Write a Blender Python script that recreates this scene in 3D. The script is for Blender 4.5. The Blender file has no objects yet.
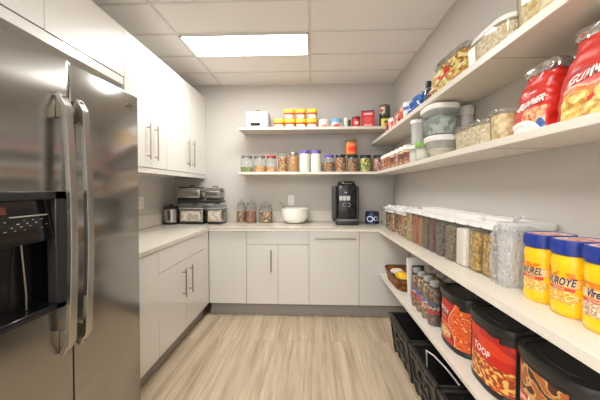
import bpy, bmesh, math, random
from math import sin, cos, pi, radians
from mathutils import Vector, noise

SC = bpy.context.scene
COL = SC.collection
random.seed(7)

# ------------------------------------------------------------------ camera, world, lights, exposure
CAM_Z = 1.31
cam = bpy.data.cameras.new('camera')
cam.sensor_width = 36.0
cam.lens = 293.0 / 600.0 * 36.0
cam.shift_y = -4.9 / 600.0
cam.clip_start = 0.02
camo = bpy.data.objects.new('camera', cam)
COL.objects.link(camo)
camo.location = (0, 0, CAM_Z)
camo.rotation_euler = (radians(90 - 1.2), 0, radians(2.34))
SC.camera = camo

w = bpy.data.worlds.new('world'); SC.world = w; w.use_nodes = True
w.node_tree.nodes['Background'].inputs[0].default_value = (0.99, 0.985, 0.975, 1)
w.node_tree.nodes['Background'].inputs[1].default_value = 1.02

SC.view_settings.view_transform = 'Standard'
SC.view_settings.look = 'None'
SC.view_settings.gamma = 1.0
SC.view_settings.use_curve_mapping = False
SC.view_settings.exposure = 1.06
PANEL = 14.5           # radiance of the ceiling light panels
ADDED_PANEL = 15.0  # radiance of the two added fill panels out of view
try:
    SC.cycles.use_denoising = True
    SC.cycles.max_bounces = 10
    SC.cycles.diffuse_bounces = 6
    SC.cycles.transparent_max_bounces = 24
    SC.cycles.sample_clamp_indirect = 4.0
except Exception:
    pass

# ------------------------------------------------------------------ node helpers and materials
MATS = {}
def new_mat(name):
    m = bpy.data.materials.new(name); m.use_nodes = True
    nt = m.node_tree; nt.nodes.clear()
    out = nt.nodes.new('ShaderNodeOutputMaterial')
    return m, nt, out

def c4(c): return (c[0], c[1], c[2], 1.0)

def srgb(r, g, b):
    def f(v):
        v /= 255.0
        return v / 12.92 if v <= 0.04045 else ((v + 0.055) / 1.055) ** 2.4
    return (f(r), f(g), f(b))

def pbr(name, col, rough=0.5, metal=0.0, coat=0.0, spec=0.5, mottle=0.0, mscale=6.0, bump=0.0, bscale=40.0, coat_rough=0.05):
    """Principled surface with optional faint colour mottling and bump."""
    if name in MATS: return MATS[name]
    m, nt, out = new_mat(name)
    b = nt.nodes.new('ShaderNodeBsdfPrincipled')
    b.inputs['Roughness'].default_value = rough
    b.inputs['Metallic'].default_value = metal
    b.inputs['Coat Weight'].default_value = coat
    b.inputs['Coat Roughness'].default_value = coat_rough
    b.inputs['Specular IOR Level'].default_value = spec
    b.inputs['Base Color'].default_value = c4(col)
    tc = nt.nodes.new('ShaderNodeTexCoord')
    if mottle > 0:
        n = nt.nodes.new('ShaderNodeTexNoise'); n.inputs['Scale'].default_value = mscale; n.inputs['Detail'].default_value = 5
        nt.links.new(tc.outputs['Object'], n.inputs['Vector'])
        mx = nt.nodes.new('ShaderNodeMix'); mx.data_type = 'RGBA'
        mx.inputs['A'].default_value = c4([v * (1 - mottle) for v in col])
        mx.inputs['B'].default_value = c4([min(1, v * (1 + mottle)) for v in col])
        nt.links.new(n.outputs['Fac'], mx.inputs['Factor'])
        nt.links.new(mx.outputs['Result'], b.inputs['Base Color'])
    if bump > 0:
        n = nt.nodes.new('ShaderNodeTexNoise'); n.inputs['Scale'].default_value = bscale; n.inputs['Detail'].default_value = 3
        nt.links.new(tc.outputs['Object'], n.inputs['Vector'])
        bp = nt.nodes.new('ShaderNodeBump'); bp.inputs['Strength'].default_value = bump; bp.inputs['Distance'].default_value = 0.01
        nt.links.new(n.outputs['Fac'], bp.inputs['Height'])
        nt.links.new(bp.outputs['Normal'], b.inputs['Normal'])
    nt.links.new(b.outputs[0], out.inputs[0])
    MATS[name] = m
    return m

def clear(name, tint=(0.93, 0.95, 0.94), haze=0.05, hcol=(0.9, 0.92, 0.92), rough=0.04, crinkle=0.0):
    """Thin clear glass or plastic wall: see-through, fresnel shine and a little haze."""
    if name in MATS: return MATS[name]
    m, nt, out = new_mat(name)
    tr = nt.nodes.new('ShaderNodeBsdfTransparent'); tr.inputs[0].default_value = c4(tint)
    l2 = nt.nodes.new('ShaderNodeLayerWeight'); l2.inputs['Blend'].default_value = 0.5
    p2 = nt.nodes.new('ShaderNodeMath'); p2.operation = 'POWER'; p2.inputs[1].default_value = 3.0
    tm = nt.nodes.new('ShaderNodeMix'); tm.data_type = 'RGBA'
    tm.inputs['A'].default_value = c4(tint); tm.inputs['B'].default_value = c4([v * (0.85 if crinkle else 0.5) for v in tint])
    nt.links.new(l2.outputs['Facing'], p2.inputs[0]); nt.links.new(p2.outputs[0], tm.inputs['Factor']); nt.links.new(tm.outputs['Result'], tr.inputs[0])
    gl = nt.nodes.new('ShaderNodeBsdfGlossy'); gl.inputs['Roughness'].default_value = rough
    df = nt.nodes.new('ShaderNodeBsdfDiffuse'); df.inputs[0].default_value = c4(hcol)
    lw = nt.nodes.new('ShaderNodeLayerWeight'); lw.inputs['Blend'].default_value = 0.5
    pw = nt.nodes.new('ShaderNodeMath'); pw.operation = 'POWER'; pw.inputs[1].default_value = 4.0
    nt.links.new(lw.outputs['Facing'], pw.inputs[0])
    fr = nt.nodes.new('ShaderNodeMath'); fr.operation = 'MULTIPLY_ADD'; fr.inputs[1].default_value = 0.55; fr.inputs[2].default_value = 0.04
    nt.links.new(pw.outputs[0], fr.inputs[0])
    if crinkle:
        tc = nt.nodes.new('ShaderNodeTexCoord'); vo = nt.nodes.new('ShaderNodeTexVoronoi'); vo.inputs['Scale'].default_value = 42
        vo.feature = 'DISTANCE_TO_EDGE'
        bp = nt.nodes.new('ShaderNodeBump'); bp.inputs['Strength'].default_value = crinkle; bp.inputs['Distance'].default_value = 0.02
        nt.links.new(tc.outputs['Object'], vo.inputs['Vector']); nt.links.new(vo.outputs['Distance'], bp.inputs['Height'])
        for q in (gl, df, lw, l2): nt.links.new(bp.outputs[0], q.inputs['Normal'])
    m1 = nt.nodes.new('ShaderNodeMixShader'); m1.inputs[0].default_value = haze
    m2 = nt.nodes.new('ShaderNodeMixShader')
    nt.links.new(tr.outputs[0], m1.inputs[1]); nt.links.new(df.outputs[0], m1.inputs[2])
    nt.links.new(fr.outputs[0], m2.inputs[0]); nt.links.new(m1.outputs[0], m2.inputs[1]); nt.links.new(gl.outputs[0], m2.inputs[2])
    nt.links.new(m2.outputs[0], out.inputs[0])
    MATS[name] = m
    return m

def grains(name, cols, scale=90.0, bump=0.8, rough=0.6, stretch=(1, 1, 1), dark=0.75):
    """Loose food seen close: cells of mixed colours with dark seams between the pieces."""
    if name in MATS: return MATS[name]
    m, nt, out = new_mat(name)
    L = nt.links
    tc = nt.nodes.new('ShaderNodeTexCoord')
    mp = nt.nodes.new('ShaderNodeMapping'); mp.inputs['Scale'].default_value = stretch
    L.new(tc.outputs['Object'], mp.inputs[0])
    v = nt.nodes.new('ShaderNodeTexVoronoi'); v.inputs['Scale'].default_value = scale
    L.new(mp.outputs[0], v.inputs['Vector'])
    sp = nt.nodes.new('ShaderNodeSeparateColor'); L.new(v.outputs['Color'], sp.inputs[0])
    r = nt.nodes.new('ShaderNodeValToRGB'); r.color_ramp.interpolation = 'CONSTANT'
    els = r.color_ramp.elements
    while len(els) < len(cols): els.new(0.5)
    for i, c in enumerate(cols):
        els[i].position = i / len(cols); els[i].color = c4(c)
    L.new(sp.outputs[0], r.inputs[0])
    e = nt.nodes.new('ShaderNodeMath'); e.operation = 'MULTIPLY_ADD'; e.use_clamp = True
    e.inputs[1].default_value = -dark; e.inputs[2].default_value = 1.0 + dark * 0.25
    L.new(v.outputs['Distance'], e.inputs[0])
    mx = nt.nodes.new('ShaderNodeMix'); mx.data_type = 'RGBA'; mx.blend_type = 'MULTIPLY'; mx.inputs['Factor'].default_value = 1
    L.new(r.outputs[0], mx.inputs['A']); L.new(e.outputs[0], mx.inputs['B'])
    b = nt.nodes.new('ShaderNodeBsdfPrincipled'); b.inputs['Roughness'].default_value = rough; b.inputs['Specular IOR Level'].default_value = 0.15
    L.new(mx.outputs['Result'], b.inputs['Base Color'])
    bp = nt.nodes.new('ShaderNodeBump'); bp.inputs['Strength'].default_value = bump; bp.inputs['Distance'].default_value = 0.006; bp.invert = True
    L.new(v.outputs['Distance'], bp.inputs['Height']); L.new(bp.outputs[0], b.inputs['Normal'])
    L.new(b.outputs[0], out.inputs[0])
    MATS[name] = m
    return m

def printed(name='printed_label', rough=0.35):
    """Label print: colours come from the label's own colour layer."""
    if name in MATS: return MATS[name]
    m, nt, out = new_mat(name)
    a = nt.nodes.new('ShaderNodeVertexColor'); a.layer_name = 'Col'
    b = nt.nodes.new('ShaderNodeBsdfPrincipled'); b.inputs['Roughness'].default_value = rough
    nt.links.new(a.outputs[0], b.inputs['Base Color']); nt.links.new(b.outputs[0], out.inputs[0])
    MATS[name] = m
    return m

def steel(name, col=(0.37, 0.36, 0.34), rough=0.18, aniso=0.9, rot=0.0, streak=(60, 60, 0.6)):
    if name in MATS: return MATS[name]
    m, nt, out = new_mat(name); L = nt.links
    b = nt.nodes.new('ShaderNodeBsdfPrincipled')
    b.inputs['Metallic'].default_value = 1; b.inputs['Base Color'].default_value = c4(col)
    b.inputs['Anisotropic'].default_value = aniso; b.inputs['Anisotropic Rotation'].default_value = rot
    tg = nt.nodes.new('ShaderNodeTangent'); tg.direction_type = 'RADIAL'; tg.axis = 'Z'
    L.new(tg.outputs[0], b.inputs['Tangent'])
    tc = nt.nodes.new('ShaderNodeTexCoord'); mp = nt.nodes.new('ShaderNodeMapping'); mp.inputs['Scale'].default_value = streak
    n = nt.nodes.new('ShaderNodeTexNoise'); n.inputs['Scale'].default_value = 5; n.inputs['Detail'].default_value = 4
    L.new(tc.outputs['Object'], mp.inputs[0]); L.new(mp.outputs[0], n.inputs['Vector'])
    mr = nt.nodes.new('ShaderNodeMapRange'); mr.inputs['To Min'].default_value = rough * 0.96; mr.inputs['To Max'].default_value = rough * 1.04
    L.new(n.outputs['Fac'], mr.inputs[0]); L.new(mr.outputs[0], b.inputs['Roughness'])
    L.new(b.outputs[0], out.inputs[0])
    MATS[name] = m
    return m

def floor_mat():
    m, nt, out = new_mat('oak_plank_floor'); L = nt.links
    tc = nt.nodes.new('ShaderNodeTexCoord')
    sw = nt.nodes.new('ShaderNodeMapping'); sw.inputs['Rotation'].default_value = (0, 0, radians(90))
    L.new(tc.outputs['Object'], sw.inputs[0])
    br = nt.nodes.new('ShaderNodeTexBrick'); br.offset = 0.37; br.inputs['Scale'].default_value = 1.0
    br.inputs['Brick Width'].default_value = 1.25; br.inputs['Row Height'].default_value = 0.165
    br.inputs['Mortar Size'].default_value = 0.0012; br.inputs['Mortar Smooth'].default_value = 0.2
    br.inputs['Color1'].default_value = (0.0, 0, 0, 1); br.inputs['Color2'].default_value = (1, 1, 1, 1)
    br.inputs['Mortar'].default_value = (0.5, 0.5, 0.5, 1)
    L.new(sw.outputs[0], br.inputs['Vector'])
    mp = nt.nodes.new('ShaderNodeMapping'); mp.inputs['Scale'].default_value = (8.0, 0.42, 1)
    L.new(tc.outputs['Object'], mp.inputs[0])
    # shift the grain on every plank
    ad = nt.nodes.new('ShaderNodeVectorMath'); ad.operation = 'MULTIPLY_ADD'; ad.inputs[1].default_value = (5, 5, 5)
    L.new(br.outputs['Color'], ad.inputs[0]); L.new(mp.outputs[0], ad.inputs[2])
    n = nt.nodes.new('ShaderNodeTexNoise'); n.inputs['Scale'].default_value = 1.6; n.inputs['Detail'].default_value = 7; n.inputs['Roughness'].default_value = 0.62
    n.inputs['Distortion'].default_value = 0.6
    L.new(ad.outputs[0], n.inputs['Vector'])
    n2 = nt.nodes.new('ShaderNodeTexNoise'); n2.inputs['Scale'].default_value = 9; n2.inputs['Detail'].default_value = 5
    L.new(ad.outputs[0], n2.inputs['Vector'])
    mm = nt.nodes.new('ShaderNodeMix'); mm.data_type = 'FLOAT'; mm.inputs['Factor'].default_value = 0.3
    L.new(n.outputs['Fac'], mm.inputs['A']); L.new(n2.outputs['Fac'], mm.inputs['B'])
    r = nt.nodes.new('ShaderNodeValToRGB'); e = r.color_ramp.elements
    e[0].position = 0.33; e[0].color = c4(srgb(146, 126, 103))
    e[1].position = 0.66; e[1].color = c4(srgb(203, 187, 163))
    x = e.new(0.5); x.color = c4(srgb(180, 162, 137))
    L.new(mm.outputs['Result'], r.inputs[0])
    mo = nt.nodes.new('ShaderNodeMix'); mo.data_type = 'RGBA'; mo.blend_type = 'MULTIPLY'
    L.new(br.outputs['Fac'], mo.inputs['Factor']); L.new(r.outputs[0], mo.inputs['A']); mo.inputs['B'].default_value = (0.62, 0.56, 0.48, 1)
    b = nt.nodes.new('ShaderNodeBsdfPrincipled'); b.inputs['Roughness'].default_value = 0.42
    L.new(mo.outputs['Result'], b.inputs['Base Color'])
    bp = nt.nodes.new('ShaderNodeBump'); bp.inputs['Strength'].default_value = 0.08
    L.new(n2.outputs['Fac'], bp.inputs['Height']); L.new(bp.outputs[0], b.inputs['Normal'])
    L.new(b.outputs[0], out.inputs[0])
    return m

def emit(name, col, s):
    m, nt, out = new_mat(name)
    e = nt.nodes.new('ShaderNodeEmission'); e.inputs[0].default_value = c4(col); e.inputs[1].default_value = s
    nt.links.new(e.outputs[0], out.inputs[0]); return m

WALL = pbr('wall_paint', srgb(198, 193, 187), 0.75, mottle=0.02, mscale=3, bump=0.03, bscale=300)
CEIL = pbr('ceiling_tile', srgb(236, 233, 229), 0.9, mottle=0.02, mscale=60, bump=0.08, bscale=250)
BAR = pbr('ceiling_bar', srgb(214, 210, 205), 0.5, mottle=0.01)
LACQ = pbr('white_lacquer', srgb(218, 215, 209), 0.30, coat=0.9, coat_rough=0.03, mottle=0.01, mscale=2)
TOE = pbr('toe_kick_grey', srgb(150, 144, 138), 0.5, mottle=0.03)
QUARTZ = pbr('cream_quartz', srgb(216, 209, 196), 0.25, coat=0.3, mottle=0.035, mscale=70)
SHELF = pbr('white_shelf', srgb(218, 211, 199), 0.4, mottle=0.01, mscale=5)
STEEL = steel('brushed_steel')
STEEL2 = steel('bright_steel', (0.50, 0.48, 0.45), 0.26, 0.4)
NICKEL = pbr('satin_nickel', srgb(170, 160, 145), 0.3, metal=1, mottle=0.03)
BLACK = pbr('black_plastic', srgb(38, 37, 38), 0.35, mottle=0.05, bump=0.05, bscale=200)
GLOSSBLACK = pbr('gloss_black', srgb(14, 14, 16), 0.16, coat=0.1, mottle=0.05)
TUBBLACK = pbr('tub_black', srgb(38, 37, 37), 0.30, mottle=0.06, bump=0.04, bscale=150)
BINBLACK = pbr('bin_black', srgb(44, 42, 41), 0.36, mottle=0.1, bump=0.08, bscale=90)
DARK = pbr('dark_gap', srgb(25, 24, 24), 0.8, mottle=0.05)
WHITE = pbr('white_plastic', srgb(238, 236, 232), 0.35, mottle=0.01)
GREYLID = pbr('grey_plastic', srgb(168, 166, 163), 0.4, mottle=0.03)
CERAMIC = pbr('white_ceramic', srgb(243, 240, 233), 0.15, coat=0.5, mottle=0.01)
GLASS = clear('clear_glass')
PLAST = clear('clear_plastic', (0.95, 0.95, 0.94), 0.05)
HAZY = clear('milky_plastic', (0.88, 0.9, 0.88), 0.35, (0.86, 0.87, 0.85), 0.2)
FILM = clear('plastic_film', (0.98, 0.98, 0.98), 0.24, (0.95, 0.95, 0.95), 0.10, crinkle=1.0)
PRINT = printed()

def plain(rgb, rough=0.4):
    return pbr('paint_%d_%d_%d_%d' % (*rgb, int(rough * 100)), srgb(*rgb), rough, mottle=0.03, mscale=20)

# ------------------------------------------------------------------ mesh helpers
def NB(): return bmesh.new()

def box(bm, x0, x1, y0, y1, z0, z1, bev=0.0, seg=2, taper=0.0):
    cx, cy = (x0 + x1) / 2, (y0 + y1) / 2
    def t(x, y, z):
        if taper and z == z0: return (cx + (x - cx) * (1 - taper), cy + (y - cy) * (1 - taper), z)
        return (x, y, z)
    v = [bm.verts.new(t(x, y, z)) for z in (z0, z1) for x, y in ((x0, y0), (x1, y0), (x1, y1), (x0, y1))]
    fs = [bm.faces.new([v[i] for i in q]) for q in ((0, 3, 2, 1), (4, 5, 6, 7), (0, 1, 5, 4), (1, 2, 6, 5), (2, 3, 7, 6), (3, 0, 4, 7))]
    if bev > 0:
        es = list({e for f in fs for e in f.edges})
        bmesh.ops.bevel(bm, geom=es, offset=bev, segments=seg, profile=0.5, affect='EDGES')
    return bm

def ring(r, z, n, sx, sy, ex, cx, cy):
    o = []
    for i in range(n):
        a = 2 * pi * (i + 0.5) / n
        c, s = cos(a), sin(a)
        o.append((cx + math.copysign(abs(c) ** (2 / ex), c) * r * sx, cy + math.copysign(abs(s) ** (2 / ex), s) * r * sy, z))
    return o

def lathe(bm, prof, n=28, sx=1.0, sy=1.0, ex=2.0, cx=0.0, cy=0.0, cap0=True, cap1=True):
    rings = [[bm.verts.new(p) for p in ring(max(r, 1e-4), z, n, sx, sy, ex, cx, cy)] for r, z in prof]
    for a, b in zip(rings, rings[1:]):
        for i in range(n):
            j = (i + 1) % n
            bm.faces.new((a[i], a[j], b[j], b[i]))
    if cap0: bm.faces.new(list(reversed(rings[0])))
    if cap1: bm.faces.new(rings[-1])
    return bm

def tube(bm, pts, r, n=8, sq=1.0, caps=True):
    pts = [Vector(p) for p in pts]
    rings = []
    up0 = Vector((0, 0, 1))
    for i, p in enumerate(pts):
        d = (pts[min(i + 1, len(pts) - 1)] - pts[max(i - 1, 0)]).normalized()
        up = up0 if abs(d.z) < 0.9 else Vector((0, 1, 0))
        a = d.cross(up).normalized(); b = a.cross(d).normalized()
        rr = r[i] if isinstance(r, (list, tuple)) else r
        rings.append([bm.verts.new(p + a * cos(2 * pi * k / n) * rr * sq + b * sin(2 * pi * k / n) * rr) for k in range(n)])
    for a, b in zip(rings, rings[1:]):
        for k in range(n):
            bm.faces.new((a[k], a[(k + 1) % n], b[(k + 1) % n], b[k]))
    if caps:
        bm.faces.new(list(reversed(rings[0]))); bm.faces.new(rings[-1])
    return bm

def prism(bm, outline, axis, a0, a1):
    """Extrude a 2D outline along an axis: 'y' outline is (x,z), 'x' outline is (y,z)."""
    def P(u, v, a): return (u, a, v) if axis == 'y' else ((a, u, v) if axis == 'x' else (u, v, a))
    A = [bm.verts.new(P(u, v, a0)) for u, v in outline]; B = [bm.verts.new(P(u, v, a1)) for u, v in outline]
    n = len(outline)
    for i in range(n):
        bm.faces.new((A[i], A[(i + 1) % n], B[(i + 1) % n], B[i]))
    bm.faces.new(list(reversed(A))); bm.faces.new(B)
    return bm

def finish(bm, name, mat, parent=None, loc=None, smooth=True, angle=38):
    bmesh.ops.recalc_face_normals(bm, faces=bm.faces)
    me = bpy.data.meshes.new(name)
    bm.to_mesh(me); bm.free()
    if smooth and len(me.polygons):
        me.polygons.foreach_set('use_smooth', [True] * len(me.polygons))
        me.set_sharp_from_angle(angle=radians(angle))
    for m_ in (mat if isinstance(mat, (list, tuple)) else [mat]): me.materials.append(m_)
    o = bpy.data.objects.new(name, me); COL.objects.link(o)
    if parent: o.parent = parent
    if loc: o.location = loc
    return o

def thing(name, label, cat, loc=(0, 0, 0), group=None, rot=0.0):
    o = bpy.data.objects.new(name, None); COL.objects.link(o)
    o.empty_display_size = 0.05
    o.location = loc; o.rotation_euler = (0, 0, rot)
    o['label'] = label; o['category'] = cat
    if group: o['group'] = group
    return o

def tag(o, label, cat, group=None):
    o['label'] = label; o['category'] = cat
    if group: o['group'] = group
    return o

def struct(name, bm, m, **k):
    o = finish(bm, name, m, **k); o['kind'] = 'structure'; return o

def decal(name, parent, f, nu, nv, col, u=(0, 1), v=(0, 1), mat=None):
    """A printed label: a fine grid laid over a surface f(u,v), coloured cell by cell by col(u,v) (None = no print)."""
    me = bpy.data.meshes.new(name)
    vs, fs, cs = [], [], []
    for j in range(nv + 1):
        for i in range(nu + 1):
            vs.append(f(u[0] + (u[1] - u[0]) * i / nu, v[0] + (v[1] - v[0]) * j / nv))
    for j in range(nv):
        for i in range(nu):
            c = col((i + 0.5) / nu, (j + 0.5) / nv)
            if c is None: continue
            a = j * (nu + 1) + i
            fs.append((a, a + 1, a + nu + 2, a + nu + 1)); cs.append(c)
    me.from_pydata(vs, [], fs)
    at = me.color_attributes.new('Col', 'FLOAT_COLOR', 'CORNER')
    k = 0
    for p, c in zip(me.polygons, cs):
        for _ in p.loop_indices:
            at.data[k].color = c4(c); k += 1
    me.polygons.foreach_set('use_smooth', [True] * len(me.polygons))
    me.materials.append(mat or PRINT)
    o = bpy.data.objects.new(name, me); COL.objects.link(o); o.parent = parent
    return o

def lettering(name, parent, s, f, u0, v0, size, aspect, mat, slant=0.0, stretch=1.0, bold=0.0, rise=0.0):
    """Lettering laid over the surface f(u,v). size in v units, aspect = v length / u length in metres."""
    cu = bpy.data.curves.new('txt', 'FONT'); cu.body = s; cu.size = 1.0; cu.offset = bold; cu.resolution_u = 2
    cu.align_x = 'CENTER'; cu.align_y = 'CENTER'; cu.shear = slant
    t = bpy.data.objects.new('txt', cu); COL.objects.link(t)
    dg = bpy.context.evaluated_depsgraph_get()
    me = bpy.data.meshes.new_from_object(t.evaluated_get(dg))
    COL.objects.unlink(t); bpy.data.objects.remove(t)
    bm = NB(); bm.from_mesh(me)
    for vv in bm.verts:
        x, y = vv.co.x, vv.co.y
        vv.co = Vector(f(u0 + x * size * aspect * stretch, v0 + (y + rise * x) * size))
    o = finish(bm, name, mat, parent, smooth=False)
    return o

def nz(x, y, s=0.0): return noise.noise(Vector((x, y, s)))

# ------------------------------------------------------------------ room shell
XR, XL, YB, YR, ZC = 0.98, -1.69, 3.58, -1.7, 2.58
XR2 = XR
struct('floor', box(NB(), XL - 0.1, XR + 0.1, YR - 0.1, YB + 0.1, -0.08, 0), floor_mat())
struct('ceiling', box(NB(), XL - 0.1, XR + 0.1, YR - 0.1, YB + 0.1, ZC, ZC + 0.1), CEIL)
struct('wall_back', box(NB(), XL - 0.1, XR + 0.1, YB, YB + 0.1, -0.08, ZC), WALL)
struct('wall_right', box(NB(), XR, XR + 0.1, YR, YB, -0.08, ZC), WALL)
struct('wall_left', box(NB(), XL - 0.1, XL, YR, YB, -0.08, ZC), WALL)
TY = [2.385 + 0.4 * k for k in range(-10, 3)]
TX = [-1.108, -0.02]
g = NB()
for y in TY: box(g, XL, XR, y - 0.011, y + 0.011, ZC - 0.006, ZC + 0.002, 0.002, 1)
for x in TX: box(g, x - 0.011, x + 0.011, YR, YB, ZC - 0.0065, ZC + 0.002, 0.002, 1)
for (a, b, c, d) in ((XR - 0.018, XR, YR, YB), (XL, XL + 0.018, YR, YB), (XL, XR, YB - 0.018, YB)):
    box(g, a, b, c, d, ZC - 0.007, ZC + 0.002, 0.002, 1)
struct('trim_1', g, BAR)
g = NB(); box(g, XL, XR, YB - 0.012, YB, 0.915, 1.045, 0.003, 1); box(g, XL, XL + 0.012, 1.56, YB, 0.915, 1.045, 0.003, 1)
struct('trim_2', g, pbr('upstand_paint', srgb(203, 196, 186), 0.55, mottle=0.02))

DIFF = emit('light_diffuser', (1.0, 0.98, 0.95), PANEL)
DIFF2 = emit('added_fill_diffuser', (1.0, 0.98, 0.95), ADDED_PANEL)
def ceiling_light(x0, x1, y0, y1, label, m):
    t = thing('ceiling_light', label, 'ceiling light', ((x0 + x1) / 2, (y0 + y1) / 2, ZC - 0.012), 'recessed ceiling light panels')
    hx, hy = (x1 - x0) / 2, (y1 - y0) / 2
    b = NB()
    for (a, c, d, e) in ((-hx, hx, -hy, -hy + 0.012), (-hx, hx, hy - 0.012, hy), (-hx, -hx + 0.012, -hy, hy), (hx - 0.012, hx, -hy, hy)):
        box(b, a, c, d, e, -0.004, 0.012)
    finish(b, 'frame', BAR, t)
    finish(box(NB(), -hx + 0.01, hx - 0.01, -hy + 0.01, hy - 0.01, 0.0, 0.010), 'diffuser', m, t)
ceiling_light(-1.097, -0.031, 2.396, 2.774, 'bright rectangular light panel set in the tiled ceiling near the far wall', DIFF)
ceiling_light(-1.097, -0.031, -0.004, 0.374, 'added unseen light panel in the ceiling by the fridge, above the aisle', DIFF2)  # added overhead, out of view, to brighten the aisle
ceiling_light(-1.097, -0.031, -1.204, -0.826, 'added unseen light panel in the ceiling at the open end of the aisle', DIFF2)  # second added panel, unseen behind the camera, for more fill light

# ------------------------------------------------------------------ cabinets
def bar_handle(parent, p0, p1, out, r=0.006, off=0.03, name='handle'):
    """Bar pull between p0 and p1 standing off the face along `out`."""
    p0, p1, out = Vector(p0), Vector(p1), Vector(out)
    d = (p1 - p0).normalized()
    b = NB(); tube(b, [p0 + out * off, p1 + out * off], r, 10)
    for q in (p0 + d * 0.03, p1 - d * 0.03): tube(b, [q - out * 0.002, q + out * off], r * 0.8, 8)
    return finish(b, name, NICKEL, parent)

GAP = 0.0016
BZ0, BZ1 = 0.13, 0.882
FX, FY = -1.062, 2.965     # faces of the left run and the far run
# left run
def left_base(y0, y1, label, fronts, handles):
    t = thing('base_cabinet', label, 'cabinet', ((XL + FX) / 2, (y0 + y1) / 2, 0), 'white base cabinets')
    ox, oy = (XL + FX) / 2, (y0 + y1) / 2
    def L(b): 
        bmesh.ops.translate(b, verts=b.verts, vec=(-ox, -oy, 0)); return b
    finish(L(box(NB(), XL + 0.001, FX - 0.02, y0 + 0.0005, y1 - 0.0005, BZ0, BZ1)), 'carcass', LACQ, t)
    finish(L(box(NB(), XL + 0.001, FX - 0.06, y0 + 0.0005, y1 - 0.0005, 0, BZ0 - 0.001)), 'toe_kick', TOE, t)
    parts = []
    for (nm, a, b_, c, d) in fronts:
        parts.append(finish(L(box(NB(), FX - 0.0195, FX, a + GAP, b_ - GAP, c + GAP, d - GAP, 0.0012, 1)), nm, LACQ, t))
    for k, yy, z0, z1 in handles:
        bar_handle(parts[k], (FX - ox, yy - oy, z0), (FX - ox, yy - oy, z1), (1, 0, 0))
    return t
left_base(1.56, 1.98, 'plain white base cabinet with no handle right beside the fridge', [('door', 1.56, 1.98, BZ0, BZ1)], [])
left_base(1.98, 2.86, 'white base cabinet with one drawer over two handled doors under the left counter',
          [('drawer', 1.98, 2.86, 0.72, BZ1), ('door', 1.98, 2.42, BZ0, 0.72), ('door', 2.42, 2.86, BZ0, 0.72)],
          [(1, 2.355, 0.42, 0.655), (2, 2.485, 0.42, 0.655)])
t = thing('base_cabinet', 'narrow white filler cabinet in the inner corner of the left run', 'cabinet', (-1.375, 2.91, 0), 'white base cabinets')
finish(box(NB(), -0.314, 0.293, -0.049, 0.054, BZ0, BZ1), 'carcass', LACQ, t)
finish(box(NB(), 0.2935, 0.313, -0.049, 0.054, BZ0 + GAP, BZ1 - GAP, 0.001, 1), 'front_panel', LACQ, t)
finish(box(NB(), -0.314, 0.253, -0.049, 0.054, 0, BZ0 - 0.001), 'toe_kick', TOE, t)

def back_base(x0, x1, label, fronts, handles, name='base_cabinet', cat='cabinet'):
    t = thing(name, label, cat, ((x0 + x1) / 2, (FY + YB) / 2, 0), 'white base cabinets' if name == 'base_cabinet' else None)
    ox, oy = (x0 + x1) / 2, (FY + YB) / 2
    def L(b):
        bmesh.ops.translate(b, verts=b.verts, vec=(-ox, -oy, 0)); return b
    finish(L(box(NB(), x0 + 0.0005, x1 - 0.0005, FY + 0.02, YB - 0.001, BZ0, BZ1)), 'carcass', LACQ, t)
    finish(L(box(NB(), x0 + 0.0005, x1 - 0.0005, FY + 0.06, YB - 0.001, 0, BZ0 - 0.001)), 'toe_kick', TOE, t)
    parts = []
    for (nm, a, b_, c, d) in fronts:
        parts.append(finish(L(box(NB(), a + GAP, b_ - GAP, FY, FY + 0.0195, c + GAP, d - GAP, 0.0012, 1)), nm, LACQ, t))
    for k, xa, za, xb, zb in handles:
        bar_handle(parts[k], (xa - ox, FY - oy, za), (xb - ox, FY - oy, zb), (0, -1, 0))
    return t
x0, x1, x2, x3, x4 = -1.06, -0.672, -0.03, 0.478, 0.975
back_base(x0, x1, 'plain white corner cabinet at the left end of the far run', [('front_panel', x0, x1, BZ0, BZ1)], [])
xm = -0.345
back_base(x1, x2, 'white cabinet with a drawer over two doors, below the white bowl',
          [('drawer', x1, x2, 0.744, BZ1), ('door', x1, xm, BZ0, 0.744), ('door', xm, x2, BZ0, 0.744)], [(1, -0.415, 0.465, -0.415, 0.69)])
back_base(x2, x3, 'white tall-fronted unit with one horizontal bar handle, below the coffee machine',
          [('drawer', x2, x3, BZ0, BZ1)], [(0, 0.03, 0.81, 0.44, 0.81)])
back_base(x3, x4, 'plain white cabinet at the right end of the far run, behind the open shelf', [('front_panel', x3, x4, BZ0, BZ1)], [])

# counter: one U-shaped slab
CZ0, CZ1 = 0.885, 0.915
outline = [(XL + 0.001, 1.56), (-1.055, 1.56), (-1.055, 2.945), (0.66, 2.945), (0.66, 0.15), (XR - 0.001, 0.15), (XR - 0.001, YB - 0.001), (XL + 0.001, YB - 0.001)]
b = NB(); prism(b, outline, 'z', CZ0, CZ1)
bmesh.ops.bevel(b, geom=[e for e in b.edges], offset=0.003, segments=2, profile=0.5, affect='EDGES')
tag(finish(b, 'countertop', QUARTZ), 'cream stone countertop running round three sides of the pantry', 'countertop')

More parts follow.
